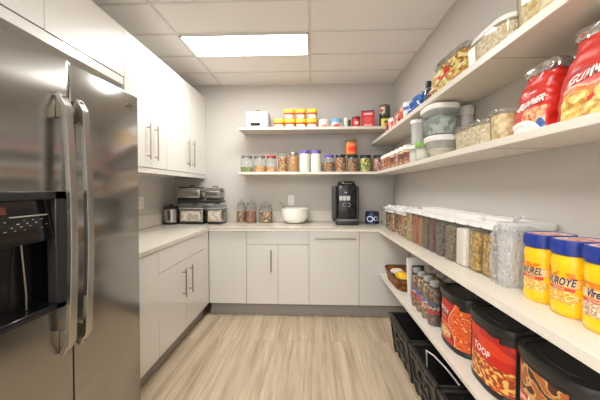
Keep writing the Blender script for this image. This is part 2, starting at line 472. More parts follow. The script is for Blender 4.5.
# upper cabinets on the left wall
UX = -1.31
def upper(name, y0, y1, z0, z1, label, splits, handles, rail=0.0):
    ox, oy = (XL + UX) / 2, (y0 + y1) / 2
    t = thing(name, label, 'cabinet', (ox, oy, z0), 'white wall cabinets')
    def L(b):
        bmesh.ops.translate(b, verts=b.verts, vec=(-ox, -oy, -z0)); return b
    finish(L(box(NB(), XL + 0.001, UX - 0.02, y0 + 0.0005, y1 - 0.0005, z0 + rail, z1)), 'carcass', LACQ, t)
    if rail: finish(L(box(NB(), XL + 0.001, UX - 0.006, y0 + 0.0005, y1 - 0.0005, z0, z0 + rail - 0.001, 0.002, 1)), 'light_rail', LACQ, t)
    ds = [finish(L(box(NB(), UX - 0.0195, UX, a + GAP, c + GAP * -1, z0 + rail + GAP, z1, 0.0012, 1)), 'door', LACQ, t) for a, c in zip(splits, splits[1:])]
    for k, yy, za, zb in handles:
        bar_handle(ds[k], (UX - ox, yy - oy, za - z0), (UX - ox, yy - oy, zb - z0), (1, 0, 0))
    return t
upper('wall_cabinet', 0.19, 2.01, 2.035, 2.43, 'long white bridge cabinet spanning above the fridge', [0.19, 0.79, 1.40, 2.01], [], rail=0.055)
upper('wall_cabinet', 2.011, 2.60, 1.437, 2.43, 'white wall cabinet with paired handles just beyond the fridge', [2.011, 2.34, 2.60], [(0, 2.285, 1.545, 1.83), (1, 2.40, 1.545, 1.83)], rail=0.045)
upper('wall_cabinet', 2.601, 3.578, 1.437, 2.43, 'white wall cabinet with paired handles against the far wall', [2.601, 3.10, 3.578], [(0, 3.035, 1.545, 1.83), (1, 3.16, 1.545, 1.83)], rail=0.045)

# ------------------------------------------------------------------ shelves
def shelf(label, x0, x1, y0, y1, z0, z1, joints=()):
    t = thing('wall_shelf', label, 'shelf', ((x0 + x1) / 2, (y0 + y1) / 2, z0), 'white wall shelves')
    b = box(NB(), -(x1 - x0) / 2, (x1 - x0) / 2, -(y1 - y0) / 2, (y1 - y0) / 2, 0, z1 - z0, 0.002, 1)
    finish(b, 'board', SHELF, t)
    for jx, jy, hx, hy in joints:
        b = NB(); box(b, jx - hx - (x0 + x1) / 2, jx + hx - (x0 + x1) / 2, jy - hy - (y0 + y1) / 2, jy + hy - (y0 + y1) / 2, -0.0012, 0.001)
        finish(b, 'joint', TOE, t)
    return t
S1, S2, R1, R2, LS = 2.002, 1.503, 1.865, 1.503, 0.462
shelf('upper white shelf on the far wall holding the yellow-lidded tubs', -0.826, 0.979, 3.27, YB - 0.001, S1 - 0.03, S1, [(-0.05, 3.42, 0.001, 0.14)])
shelf('lower white shelf on the far wall holding a row of glass jars', -0.826, 0.979, 3.27, YB - 0.001, S2 - 0.03, S2)
shelf('upper white shelf on the right wall holding the snack bag', 0.71, 0.979, 0.15, YB - 0.001, R1 - 0.033, R1, [(0.845, 1.21, 0.13, 0.0012)])
shelf('lower white shelf on the right wall holding the red food bags', 0.71, 0.979, 0.15, 3.269, R2 - 0.03, R2, [(0.845, 1.21, 0.13, 0.0012)])
shelf('low white shelf beneath the right counter holding black tubs', 0.68, 0.979, 0.15, FY - 0.002, LS - 0.027, LS)

# ------------------------------------------------------------------ fridge
FZ = 1.782
fr = thing('refrigerator', 'large stainless steel side-by-side fridge with a black dispenser', 'refrigerator', (-0.90, 1.04, 0))
# local x: door face at 0, body behind to -0.76; local y -0.455..0.455
finish(box(NB(), -0.765, -0.075, -0.452, 0.446, 0.02, FZ - 0.012, 0.004, 1), 'body', pbr('fridge_grey', srgb(96, 93, 90), 0.45, metal=0.6, mottle=0.03), fr)
finish(box(NB(), -0.60, -0.10, -0.43, 0.43, 0.0, 0.021), 'foot_grille', DARK, fr)
GY = 0.020
def fdoor(y0, y1, cut=None):
    b = NB()
    n = 10
    z0, z1 = 0.07, FZ
    if cut is None:
        box(b, -0.068, 0.0, y0, y1, z0, z1, 0.004, 2)
    else:
        cy0, cy1, cz0, cz1 = cut
        ys = [y0, cy0, cy1, y1]; zs = [z0, cz0, cz1, z1]
        F = {}
        for xk, x in ((0, -0.068), (1, 0.0)):
            for i, y in enumerate(ys):
                for j, z in enumerate(zs): F[(xk, i, j)] = b.verts.new((x, y, z))
        for i in range(3):
            for j in range(3):
                if (i, j) == (1, 1): continue
                for xk in (0, 1): b.faces.new([F[(xk, i, j)], F[(xk, i + 1, j)], F[(xk, i + 1, j + 1)], F[(xk, i, j + 1)]])
        for j in range(3):
            for i in (0, 3): b.faces.new([F[(0, i, j)], F[(1, i, j)], F[(1, i, j + 1)], F[(0, i, j + 1)]])
        for i in range(3):
            for j in (0, 3): b.faces.new([F[(0, i, j)], F[(1, i, j)], F[(1, i + 1, j)], F[(0, i + 1, j)]])
        for j, (i0, i1) in ((1, (1, 2)), (2, (1, 2))): b.faces.new([F[(0, i0, j)], F[(1, i0, j)], F[(1, i1, j)], F[(0, i1, j)]])
        for i in (1, 2): b.faces.new([F[(0, i, 1)], F[(1, i, 1)], F[(1, i, 2)], F[(0, i, 2)]])
        bmesh.ops.recalc_face_normals(b, faces=b.faces)
        es = [e for e in b.edges if e.calc_face_angle(0) > 1.0 and all(abs(v.co.x) < 1e-6 for v in e.verts)
              and (all(abs(v.co.y - y0) < 1e-6 for v in e.verts) or all(abs(v.co.y - y1) < 1e-6 for v in e.verts) or all(abs(v.co.z - z1) < 1e-6 for v in e.verts))]
        bmesh.ops.bevel(b, geom=es, offset=0.004, segments=2, profile=0.5, affect='EDGES')
    return b
D0, D1, DZ0, DZ1 = -0.40, 0.003, 0.885, 1.302
dl = finish(fdoor(-0.453, GY - 0.0035, (D0, D1, DZ0, DZ1)), 'freezer_door', STEEL, fr)
dr = finish(fdoor(GY + 0.0035, 0.447), 'fridge_door', STEEL, fr)
finish(box(NB(), -0.072, -0.006, GY - 0.003, GY + 0.003, 0.071, FZ - 0.004), 'door_gap_shade', DARK, fr)  # dark strip standing in for the shade between the two doors
# dispenser
b = NB()
for (a, c, d, e) in ((D0, D1, DZ1 - 0.028, DZ1), (D0, D1, DZ0, DZ0 + 0.02), (D0, D0 + 0.025, DZ0, DZ1), (D1 - 0.055, D1, DZ0, DZ1)):
    box(b, -0.03, 0.004, a, c, d, e, 0.002, 1)
disp = finish(b, 'dispenser_frame', BLACK, dl)
b = NB()
box(b, -0.066, -0.060, D0, D1, DZ0, DZ1)
finish(b, 'dispenser_recess', GLOSSBLACK, dl)
b = NB(); prism(b, [(-0.06, 1.155), (-0.002, 1.135), (0.0, 1.150), (-0.016, 1.272), (-0.06, 1.276)], 'y', D0 + 0.024, D1 - 0.054)
cp = finish(b, 'control_panel', GLOSSBLACK, dl)
def cpf(u, v):   # control panel slope, u 0..1 along y, v 0..1 upward
    return (0.0008 + -0.016 * v, (D0 + 0.024) + u * (D1 - D0 - 0.078), 1.150 + 0.122 * v)
def panelcol(u, v):
    W = srgb(160, 158, 152)
    if 0.35 < v < 0.385 and 0.30 < u < 0.95: return None
    if abs(v - 0.60) < 0.012 and 0.12 < u < 0.94 and not 0.40 < u < 0.55: return W
    if 0.68 < v < 0.86 and 0.42 < u < 0.53:
        return srgb(120, 60, 42) if (int(v * 60) % 4) else srgb(40, 24, 20)
    if 0.22 < v < 0.54:
        r = int((v - 0.22) / 0.08); fu = (u * 11 + 0.3 * r) % 1; fv = ((v - 0.22) / 0.08) % 1
        if 0.3 < fu < 0.55 and 0.35 < fv < 0.6 and (int(u * 11 + 0.3 * r) * 7 + r * 5) % 4 != 0 and 0.1 < u < 0.93: return srgb(150, 148, 142)
    return None
decal('panel_print', cp, cpf, 150, 60, panelcol)
b = NB(); box(b, -0.058, 0.010, D0 + 0.025, D1 - 0.055, DZ0 + 0.019, DZ0 + 0.027, 0.002, 1)
finish(b, 'drip_tray', GLOSSBLACK, dl)
b = NB(); tube(b, [(-0.045, -0.13, 1.14), (-0.03, -0.13, 0.97), (-0.03, -0.13, 0.915)], 0.0025, 6)
finish(b, 'water_tube', NICKEL, dl)
# handles
def fhandle(door, yy):
    z0, z1 = 0.715, 1.648
    path = [(0.010, z1 - 0.004), (0.033, z1 - 0.045)]
    for k in range(9):
        s = k / 8; path.append((0.034 + 0.014 * sin(pi * s), z1 - 0.052 - s * (z1 - z0 - 0.104)))
    path += [(0.033, z0 + 0.045), (0.010, z0 + 0.004)]
    b = NB()
    hw, th = 0.0165, 0.007
    P = [Vector((x, 0, z)) for x, z in path]
    rings = []
    for i, p in enumerate(P):
        d = (P[min(i + 1, len(P) - 1)] - P[max(i - 1, 0)]).normalized()
        nrm = Vector((-d.z, 0, d.x))
        rr = []
        for (a, c) in ((-hw, -th), (-hw * 0.9, -th * 1.2), (hw * 0.9, -th * 1.2), (hw, -th), (hw, th), (hw * 0.9, th * 1.2), (-hw * 0.9, th * 1.2), (-hw, th)):
            q = p + nrm * c; rr.append(b.verts.new((max(q.x, 0.0005), yy + a, q.z)))
        rings.append(rr)
    for r0, r1 in zip(rings, rings[1:]):
        for k in range(8): b.faces.new((r0[k], r0[(k + 1) % 8], r1[(k + 1) % 8], r1[k]))
    b.faces.new(list(reversed(rings[0]))); b.faces.new(rings[-1])
    h = finish(b, 'handle', STEEL2, door, angle=18)
    b = NB()
    for z_a, z_b in ((z1 - 0.085, z1 - 0.006), (z0 + 0.006, z0 + 0.085)):
        box(b, 0.0005, 0.027, yy - 0.010, yy + 0.010, z_a, z_b, 0.002, 1); finish(b, 'handle_mount', NICKEL, h); b = NB()
    b.free()
fhandle(dl, GY - 0.052); fhandle(dr, GY + 0.026)
# maker's badge
b = NB(); bm_ = b
ri = []
for k in range(28):
    a = 2 * pi * k / 28; ri.append((0.383 + 0.026 * cos(a), 1.722 + 0.0105 * sin(a)))
prism(b, ri, 'x', 0.0003, 0.004)
bd = finish(b, 'badge', NICKEL, dr)
def bdf(u, v): return (0.0046, 0.383 + u, 1.722 + v)
b = NB(); pts = [(-0.017 + 0.034 * k / 14, 0.004 * sin(k * 1.5)) for k in range(15)]
tube(b, [bdf(u, v) for u, v in pts], 0.0011, 5); finish(b, 'badge_script', BLACK, bd)
def wm(u, v):
    return srgb(120, 116, 110) if (int(u * 24) % 3) and 0.2 < v < 0.8 else None
decal('badge_caption', bd, lambda u, v: (0.0006, 0.36 + 0.055 * u, 1.697 + 0.008 * v), 24, 3, wm)

# ------------------------------------------------------------------ generic containers
def jar(name, loc, r, h, contents, fill, lid, label, cat='jar', group=None, lidh=0.016, shoulder=0.12, neck=0.82, ex=2.0, sx=1.0, sy=1.0, wall=GLASS, lidr=None, cname='contents', lidname='lid', n=26, rot=0.0):
    t = thing(name, label, cat, loc, group, rot)
    hb = h - lidh
    p = [(r * 0.9, 0.0), (r, 0.006), (r, hb * (1 - shoulder) - 0.004), (r * (neck + 1) / 2, hb * (1 - shoulder * 0.45)), (r * neck, hb - 0.006), (r * neck, hb)]
    finish(lathe(NB(), p, n, sx, sy, ex), 'body', wall, t)
    if contents:
        zt = hb * fill; ri = r - 0.003
        q = [(ri * 0.88, 0.004), (ri, 0.010)]
        zs = hb * (1 - shoulder) - 0.006
        if zt > zs: q += [(ri, zs), (ri * (neck + 1) / 2, min(zt, hb * (1 - shoulder * 0.45) - 0.003)), (ri * 0.4, min(zt, hb * (1 - shoulder * 0.45)))]
        else: q += [(ri, zt - 0.003), (ri * 0.93, zt), (ri * 0.4, zt + 0.002)]
        finish(lathe(NB(), q, n, sx, sy, ex), cname, contents, t)
    if lid:
        lr = lidr or r * neck + 0.003
        q = [(lr, hb - 0.010), (lr, h - 0.003), (lr * 0.96, h), (lr * 0.86, h), (lr * 0.84, h - 0.002)]
        finish(lathe(NB(), q, n, sx, sy, ex), lidname, lid, t)
    return t

def arcmap(sx, sy, ex, a0, a1, n=240):
    """Angle at arc-length fraction u between a0 and a1 (degrees) on a superellipse, so print is not stretched."""
    A = [radians(a0 + (a1 - a0) * i / n) for i in range(n + 1)]
    P = [Vector((math.copysign(abs(cos(a)) ** (2 / ex), cos(a)) * sx, math.copysign(abs(sin(a)) ** (2 / ex), sin(a)) * sy)) for a in A]
    S_ = [0.0]
    for p, q in zip(P, P[1:]): S_.append(S_[-1] + (q - p).length)
    def g_(u):
        t_ = max(0.0, min(1.0, u)) * S_[-1]
        lo, hi = 0, n
        while hi - lo > 1:
            m_ = (lo + hi) // 2
            if S_[m_] <= t_: lo = m_
            else: hi = m_
        return A[lo] + (A[hi] - A[lo]) * (t_ - S_[lo]) / max(1e-9, S_[hi] - S_[lo])
    return g_

def wraplabel(t, r, z0, z1, a0, a1, col, nu=40, nv=24, sx=1.0, sy=1.0, name='label', ex=2.0):
    """Printed band round a jar: angles a0..a1 (degrees, 180 = towards -x, 270 = towards -y)."""
    def f(u, v):
        a = radians(a0 + (a1 - a0) * u); c, s = cos(a), sin(a); k = 1.004
        return (math.copysign(abs(c) ** (2 / ex), c) * r * sx * k + c * 0.0006, math.copysign(abs(s) ** (2 / ex), s) * r * sy * k + s * 0.0006, z0 + (z1 - z0) * v)
    return decal(name, t, f, nu, nv, col), f

def band(*stops):
    """Colour bands by height: (v, colour) ascending; colour applies below v."""
    def c(u, v):
        for s, k in stops:
            if v <= s: return k
        return stops[-1][1]
    return c

def blot(u, v, cu, cv, ru, rv, s=0.0, amp=0.25):
    return ((u - cu) / ru) ** 2 + ((v - cv) / rv) ** 2 < 1 + amp * nz(u * 9 + s, v * 9 - s, s)

# ------------------------------------------------------------------ far wall, upper shelf
# white toaster
t = thing('toaster', 'white toaster with a dark slot panel on the upper far shelf', 'toaster', (-0.62, 3.41, S1))
b = NB(); box(b, -0.135, 0.105, -0.085, 0.085, 0.006, 0.195, 0.022, 4); finish(b, 'body', CERAMIC, t)
b = NB(); box(b, 0.103, 0.125, -0.078, 0.078, 0.010, 0.185, 0.010, 3); finish(b, 'end_panel', GREYLID, t)
b = NB(); box(b, -0.08, 0.03, -0.0905, -0.083, 0.026, 0.062, 0.002, 1); finish(b, 'crumb_tray', DARK, t)
b = NB(); box(b, -0.12, 0.09, -0.055, -0.025, 0.19, 0.1965); box(b, -0.12, 0.09, 0.025, 0.055, 0.19, 0.1965); finish(b, 'bread_slot', DARK, t)
b = NB(); tube(b, [(0.0 + 0.075 * sin(a * pi / 16), -0.0865, 0.075 + 0.085 * (1 - cos(a * pi / 16))) for a in range(0, 9)], 0.0018, 5); finish(b, 'curved_trim', GREYLID, t)
b = NB()
for k in range(4): box(b, (-0.11, 0.09)[k % 2] - 0.008, (-0.11, 0.09)[k % 2] + 0.008, (-0.06, 0.06)[k // 2] - 0.008, (-0.06, 0.06)[k // 2] + 0.008, 0, 0.008)
finish(b, 'feet', BLACK, t)
t = thing('leafy_sprig', 'small green leafy sprig lying on top of the white toaster', 'plant', (-0.63, 3.40, S1 + 0.1955))
b = NB(); tube(b, [(-0.03, 0, 0.004), (0, 0.004, 0.007), (0.028, 0, 0.012)], 0.003, 6); finish(b, 'stem', plain((110, 120, 50)), t)
b = NB()
for k in range(9):
    a = k * 0.9; cx, cy = -0.02 + 0.006 * k, 0.012 * sin(a * 2)
    lathe(b, [(0.001, 0.002), (0.013, 0.010), (0.012, 0.018), (0.002, 0.032 - 0.012 * abs(k - 4) / 4)], 8, 1.2, 0.45 + 0.3 * (k % 2), 2, cx, cy)
finish(b, 'leaf', plain((120, 140, 60)), t)

def tub(loc, r, h, lidcol, bodycol, label, trim=None, group=None, name='food_tub', seed=0.0, ex=2.0, lidh=0.03):
    t = thing(name, label, 'tub', loc, group)
    finish(lathe(NB(), [(r * 0.84, 0), (r * 0.88, 0.004), (r * 0.97, h - lidh)], 64, ex=ex), 'body', plain(bodycol), t)
    finish(lathe(NB(), [(r * 0.985, h - lidh - 0.004), (r, h - lidh + 0.004), (r, h - 0.004), (r * 0.96, h), (r * 0.86, h), (r * 0.84, h - 0.003)], 24, ex=ex), 'lid', plain(lidcol), t)
    if trim:
        A, B, Cc = trim
        def col(u, v):
            if v > 0.66: return A
            if blot(u, v, 0.5, 0.30, 0.17, 0.28, seed, 0.5): return B
            if blot(u, v, 0.36, 0.18, 0.1, 0.16, seed + 3, 0.8): return Cc
            return None
        def f(u, v):
            a = radians(170 + 200 * u); rr = r * (0.89 + 0.085 * v) + 0.0014
            return (math.copysign(abs(cos(a)) ** (2 / ex), cos(a)) * rr, math.copysign(abs(sin(a)) ** (2 / ex), sin(a)) * rr, 0.008 + (h - lidh - 0.014) * v)
        decal('label', t, f, 48, 16, col)
    return t
Yl, Rd, Br, Wh = (238, 196, 40), srgb(196, 58, 40), srgb(150, 80, 45), srgb(245, 240, 230)
names_b = ['leftmost', 'second from left', 'third from left', 'rightmost']
for i, px in enumerate((-0.378, -0.253, -0.128, -0.002)):
    tub((px, 3.395, S1), 0.0615, 0.105, Yl, (214, 186, 140), 'yellow-lidded food tub, %s of the four in the bottom row of the stack' % names_b[i],
        (Rd, Wh, Br), 'yellow-lidded food tubs on the upper far shelf', seed=i * 2.1, ex=3.2, lidh=0.036)
for i, px in enumerate((-0.262, -0.132, 0.0)):
    tub((px, 3.395, S1 + 0.1055), 0.0625, 0.11, Yl, (214, 186, 140), 'yellow-lidded food tub stacked on top, %s of the three upper ones' % ['left', 'middle', 'right'][i],
        (Rd, Wh, Br), 'yellow-lidded food tubs on the upper far shelf', seed=9 + i * 1.7, ex=3.2, lidh=0.036)
tub((0.135, 3.40, S1), 0.062, 0.098, (236, 232, 226), (238, 230, 222), 'white small tub with pink spots right of the yellow-lidded tubs', (srgb(230, 225, 220), srgb(205, 130, 120), srgb(180, 170, 160)), seed=3)
tub((0.278, 3.40, S1), 0.064, 0.108, (110, 168, 205), (236, 226, 220), 'white tub with a light blue lid and red print on the upper far shelf', (srgb(190, 205, 215), srgb(200, 60, 50), srgb(205, 110, 90)), seed=5, lidh=0.035)
jar('spice_jar', (0.388, 3.38, S1), 0.028, 0.115, plain((232, 226, 210)), 0.9, WHITE, 'slim cream-coloured jar beside the blue-lidded tub', neck=0.8)
jar('spice_jar', (0.432, 3.42, S1), 0.018, 0.10, plain((70, 52, 44)), 0.9, BLACK, 'tiny dark spice jar left of the red tin', neck=0.8)
t = jar('food_tin', (0.502, 3.38, S1), 0.045, 0.125, plain((178, 34, 36)), 0.95, plain((120, 24, 28)), 'red tin with a white printed patch on the upper far shelf', 'tin', neck=0.98, shoulder=0.02)
wraplabel(t, 0.0455, 0.008, 0.1, 180, 360, lambda u, v: srgb(238, 200, 190) if blot(u, v, 0.5, 0.5, 0.16, 0.26, 2, 0.7) else srgb(196, 38, 42))
t = thing('cereal_box', 'large red carton with white lettering beside the green-labelled jars', 'box', (0.635, 3.38, S1), rot=radians(-12))
finish(box(NB(), -0.074, 0.074, -0.04, 0.04, 0, 0.192, 0.002, 1), 'carton', plain((176, 30, 38)), t)
def rb(u, v):
    if 0.74 < v < 0.86 and 0.2 < u < 0.85: return srgb(225, 190, 185)
    if v > 0.93: return srgb(70, 60, 110)
    if blot(u, v, 0.5, 0.45, 0.3, 0.2, 1.0, 0.9): return srgb(214, 76, 74)
    if 0.08 < v < 0.2 and 0.2 < u < 0.8 and int(u * 22) % 2: return srgb(236, 205, 198)
    return srgb(200, 30, 42)
decal('front_print', t, lambda u, v: (-0.073 + 0.146 * u, -0.0407, 0.002 + 0.188 * v), 44, 50, rb)
for k, (z, lb) in enumerate(((S1, 'dark green jar with a yellow label at the bottom of a stack of two'), (S1 + 0.1305, 'dark green jar with a red and white label stacked on the yellow-labelled jar'))):
    t = jar('pickle_jar', (0.828, 3.40, z), 0.062, 0.13 - 0.001 * k, plain((62, 72, 44)), 0.95, plain((46, 52, 40) if k == 0 else (120, 105, 60)), lb, neck=0.9, shoulder=0.1)
    if k == 0:
        wraplabel(t, 0.0622, 0.012, 0.098, 185, 355, lambda u, v: srgb(70, 100, 40) if blot(u, v, 0.52, 0.55, 0.13, 0.2, 4, 0.9) else (srgb(225, 214, 60) if 0.2 < u < 0.86 else None), ex=2)
    else:
        wraplabel(t, 0.0622, 0.03, 0.1, 190, 260, lambda u, v: srgb(180, 60, 50) if blot(u, v, 0.5, 0.4, 0.3, 0.3, 4, 0.9) else srgb(210, 200, 185))

# ------------------------------------------------------------------ far wall, lower shelf jars
PX = lambda p: (p - 311.5) / 86.4
peas = grains('dried_peas', [srgb(150, 160, 80), srgb(170, 178, 100), srgb(120, 135, 60)], 120)
pasta_o = grains('orange_pasta', [srgb(225, 150, 70), srgb(240, 190, 110), srgb(205, 120, 60), srgb(235, 215, 160)], 80)
beans = grains('brown_beans', [srgb(150, 95, 55), srgb(185, 130, 80), srgb(110, 65, 40), srgb(205, 165, 110)], 90)
cornf = grains('amber_flakes', [srgb(205, 150, 70), srgb(225, 175, 90), srgb(180, 120, 50)], 70)
curry = grains('orange_powder', [srgb(202, 140, 66), srgb(208, 150, 76)], 160, 0.3)
flour = grains('white_flour', [srgb(240, 234, 222), srgb(244, 239, 228)], 40, 0.15, 0.8, dark=0.03)
mixnut = grains('mixed_nuts', [srgb(186, 132, 70), srgb(226, 190, 126), srgb(140, 88, 48), srgb(190, 96, 60)], 75)
redmix = grains('red_mix', [srgb(190, 84, 58), srgb(228, 180, 130), srgb(150, 62, 44), srgb(214, 130, 92)], 75)
greenmix = grains('green_yellow_mix', [srgb(120, 150, 60), srgb(225, 205, 90), srgb(90, 120, 50), srgb(235, 225, 150)], 70)
pinkmix = grains('pink_mix', [srgb(200, 110, 95), srgb(225, 160, 140), srgb(150, 60, 60), srgb(235, 200, 180)], 75)
GJ = 'glass jars on the lower far shelf'
METAL = pbr('jar_lid_metal', srgb(150, 148, 142), 0.35, metal=0.8, mottle=0.05)
PURP = plain((104, 88, 170))
for (p0, p1, top, cont, fill, lidm, lb, kw) in (
    (240, 252, 154.5, peas, 0.36, METAL, 'glass jar with green peas at its bottom at the left shelf end', {}),
    (253, 265, 154.5, pasta_o, 0.42, METAL, 'glass jar holding orange and cream pasta, second jar on the lower far shelf', {}),
    (265.6, 276, 154.5, pasta_o, 0.36, plain((150, 40, 44)), 'glass jar with a red lid and orange contents', {}),
    (277.4, 287, 151.5, mixnut, 0.85, GLASS, 'tall glass jar of mixed brown nuts with a clear lid', {}),
    (288, 298, 151.5, curry, 0.9, METAL, 'tall glass jar full of orange powder', {}),
    (299, 309.6, 149.5, flour, 0.95, PURP, 'tall jar of white flour with a purple lid, left of the two', {}),
    (310, 320.8, 149.5, flour, 0.95, PURP, 'tall jar of white flour with a purple lid, right of the two', {}),
    (322.6, 333.8, 154, beans, 0.62, PURP, 'short glass jar of brown beans with a purple lid', {}),
    (334.4, 345, 154, mixnut, 0.9, BLACK, 'glass jar of mixed nuts with a black lid left of the stacked jar', {}),
    (346, 357.2, 154.5, beans, 0.85, BLACK, 'glass jar of brown beans with the orange jar standing on it', {}),
    (358.4, 370, 154.5, greenmix, 0.9, BLACK, 'black-lidded glass jar of green and yellow pieces', {}),
    (371.5, 384, 154.5, pinkmix, 0.85, BLACK, 'black-lidded glass jar of pink and red pieces at the shelf corner', {}),
):
    x0, x1 = PX(p0), PX(p1)
    h = (171 - top) / 86.4
    jar('glass_jar', ((x0 + x1) / 2, 3.39, S2), (x1 - x0) / 2 + 0.002, h, cont, fill, lidm, lb, group=GJ, shoulder=0.16, neck=0.86, lidh=0.02)
x0, x1 = PX(343.8), PX(356.4)
t = jar('glass_jar', ((x0 + x1) / 2 - 0.002, 3.39, S2 + (171 - 154.5) / 86.4), 0.062, 0.175, plain((214, 120, 50)), 0.92, plain((112, 82, 44)), 'orange jar with a red patch label stacked on a bean jar', group=GJ, shoulder=0.08, neck=0.95, ex=3.0)
wraplabel(t, 0.0622, 0.012, 0.125, 195, 345, lambda u, v: srgb(232, 60, 40) if blot(u, v, 0.55, 0.5, 0.27, 0.3, 2, 0.8) else srgb(222, 132, 60), ex=3.0)

# ------------------------------------------------------------------ back counter objects
def lidded(loc, r, h, cont, fill, lb):
    t = jar('storage_jar', loc, r, h * 0.86, cont, fill, None, lb, group='glass storage jars on the counter', shoulder=0.2, neck=0.74)
    z = h * 0.86 - 0.016
    finish(lathe(NB(), [(r * 0.72, z - 0.006), (r * 0.80, z), (r * 0.80, z + 0.010), (r * 0.6, z + 0.020), (r * 0.2, z + 0.026), (r * 0.16, z + 0.03), (r * 0.28, h - 0.008), (r * 0.26, h - 0.001), (r * 0.1, h)], 24), 'lid', GLASS, t)
    finish(lathe(NB(), [(r * 0.755, z - 0.012), (r * 0.79, z - 0.010), (r * 0.79, z - 0.003), (r * 0.755, z - 0.001)], 24, cap0=False, cap1=False), 'seal', METAL, t)
lidded((-0.852, 3.50, CZ1), 0.056, 0.27, grains('tan_flakes', [srgb(190, 150, 110), srgb(215, 180, 140), srgb(150, 105, 75)], 60), 0.62, 'glass storage jar of tan flakes, set back and leftmost on the counter')
lidded((-0.715, 3.41, CZ1), 0.062, 0.275, grains('rust_flakes', [srgb(164, 98, 66), srgb(186, 122, 86), srgb(130, 72, 50)], 80), 0.62, 'glass storage jar of rust-red flakes, in front of the tan one')
lidded((-0.545, 3.44, CZ1), 0.078, 0.245, grains('nut_shells', [srgb(150, 110, 80), srgb(200, 165, 125), srgb(105, 70, 50), srgb(225, 200, 165)], 55), 0.68, 'wide glass storage jar of brown and cream nuts near the white bowl')

t = thing('mixing_bowl', 'white round mixing bowl on the far counter below the outlet', 'bowl', (-0.20, 3.41, CZ1))
R_ = 0.156
pr_ = [(0.085, 0.0), (0.10, 0.008), (0.125, 0.022), (0.148, 0.06), (R_, 0.11), (R_ + 0.002, 0.165), (R_ + 0.004, 0.172), (R_ - 0.004, 0.173), (R_ - 0.008, 0.11), (0.14, 0.062), (0.10, 0.026), (0.02, 0.018)]
finish(lathe(NB(), pr_, 44, cap0=True), 'bowl_shell', CERAMIC, t)
t = thing('spoon', 'metal spoon leaning out over the left rim of the white bowl', 'spoon', (-0.305, 3.42, CZ1 + 0.03))
b = NB(); tube(b, [(0.08, 0.0, 0.005), (0.0, 0, 0.12), (-0.045, 0, 0.185), (-0.075, 0, 0.225)], [0.004, 0.004, 0.005, 0.007], 8, 1.6); finish(b, 'spoon_handle', NICKEL, t)
b = NB(); lathe(b, [(0.004, 0.0), (0.02, 0.003), (0.026, 0.010), (0.02, 0.014)], 14, 1.2, 0.8, 2, 0.09, 0); finish(b, 'spoon_head', NICKEL, t)

def outlet(loc, rot, lb):
    t = thing('wall_outlet', lb, 'outlet', loc, 'white wall outlets', rot)
    finish(box(NB(), -0.038, 0.038, -0.006, 0, -0.062, 0.062, 0.003, 2), 'cover_plate', WHITE, t)
    for z in (-0.024, 0.024):
        s = finish(box(NB(), -0.018, 0.018, -0.0085, -0.005, z - 0.017, z + 0.017, 0.002, 1), 'socket', WHITE, t)
        b = NB()
        for x in (-0.007, 0.007): box(b, x - 0.0013, x + 0.0013, -0.0092, -0.008, z - 0.002, z + 0.009)
        finish(b, 'slot', DARK, s)
outlet((-0.255, YB - 0.0005, 1.17), 0, 'white double outlet on the far wall above the white bowl')
outlet((XL + 0.0005, 2.83, 1.17), radians(90), 'white double outlet on the left wall beside the cookers')

# coffee machine
t = thing('coffee_machine', 'tall black pod coffee machine with silver buttons on the far counter', 'coffee machine', (0.385, 3.33, CZ1))
finish(box(NB(), -0.115, 0.125, -0.13, 0.12, 0.0, 0.045, 0.012, 3), 'base', BLACK, t)
b = NB(); box(b, -0.155, -0.105, -0.05, 0.13, 0.03, 0.43, 0.016, 3); finish(b, 'water_tank', clear('smoked_plastic', (0.35, 0.35, 0.36), 0.35, (0.12, 0.12, 0.13), 0.1), t)
b = NB(); box(b, -0.104, 0.105, -0.10, 0.12, 0.045, 0.445, 0.018, 3); hb = finish(b, 'housing', GLOSSBLACK, t)
b = NB(); box(b, 0.106, 0.138, -0.06, 0.11, 0.02, 0.43, 0.012, 3); finish(b, 'side_panel', pbr('charcoal', srgb(60, 60, 64), 0.3, mottle=0.05), t)
b = NB(); lathe(b, [(0.095, 0.40), (0.1, 0.41), (0.1, 0.455), (0.085, 0.478), (0.05, 0.485)], 28, 1.0, 1.0, 2.6, 0.0, 0.0); tube(b, [(-0.06, -0.1, 0.455), (-0.05, -0.125, 0.46), (0.05, -0.125, 0.46), (0.06, -0.1, 0.455)], 0.008, 8); finish(b, 'brew_head', GLOSSBLACK, t)
b = NB(); tube(b, [(-0.052, -0.131, 0.452), (0.0, -0.136, 0.455), (0.052, -0.131, 0.452)], 0.0035, 6); finish(b, 'head_trim', NICKEL, t)
b = NB(); 
for k in range(3): box(b, -0.085 + 0.041 * k, -0.085 + 0.041 * k + 0.036, -0.1035, -0.099, 0.268, 0.318, 0.002, 1)
finish(b, 'button', plain((188, 188, 184), 0.3), hb)
b = NB(); box(b, -0.03, 0.0, -0.1025, -0.099, 0.352, 0.362, 0.001, 1); finish(b, 'indicator', plain((170, 176, 180)), hb)
def rg(cx, cz, r, a0, a1): return [(cx + r * cos(radians(a0 + (a1 - a0) * k / 10)), -0.102, cz + r * sin(radians(a0 + (a1 - a0) * k / 10))) for k in range(11)]
b = NB(); tube(b, rg(-0.03, 0.222, 0.018, 60, 300), 0.003, 6); tube(b, rg(0.018, 0.222, 0.018, -120, 120), 0.003, 6); finish(b, 'emblem', plain((150, 150, 150), 0.3), hb)
b = NB(); lathe(b, [(0.125, 0.046), (0.13, 0.052), (0.13, 0.062), (0.12, 0.066)], 28, 0.95, 0.55, 2.4, 0.005, -0.085); finish(b, 'drip_tray', pbr('tray_grey', srgb(140, 140, 140), 0.3, metal=0.7, mottle=0.05), t)

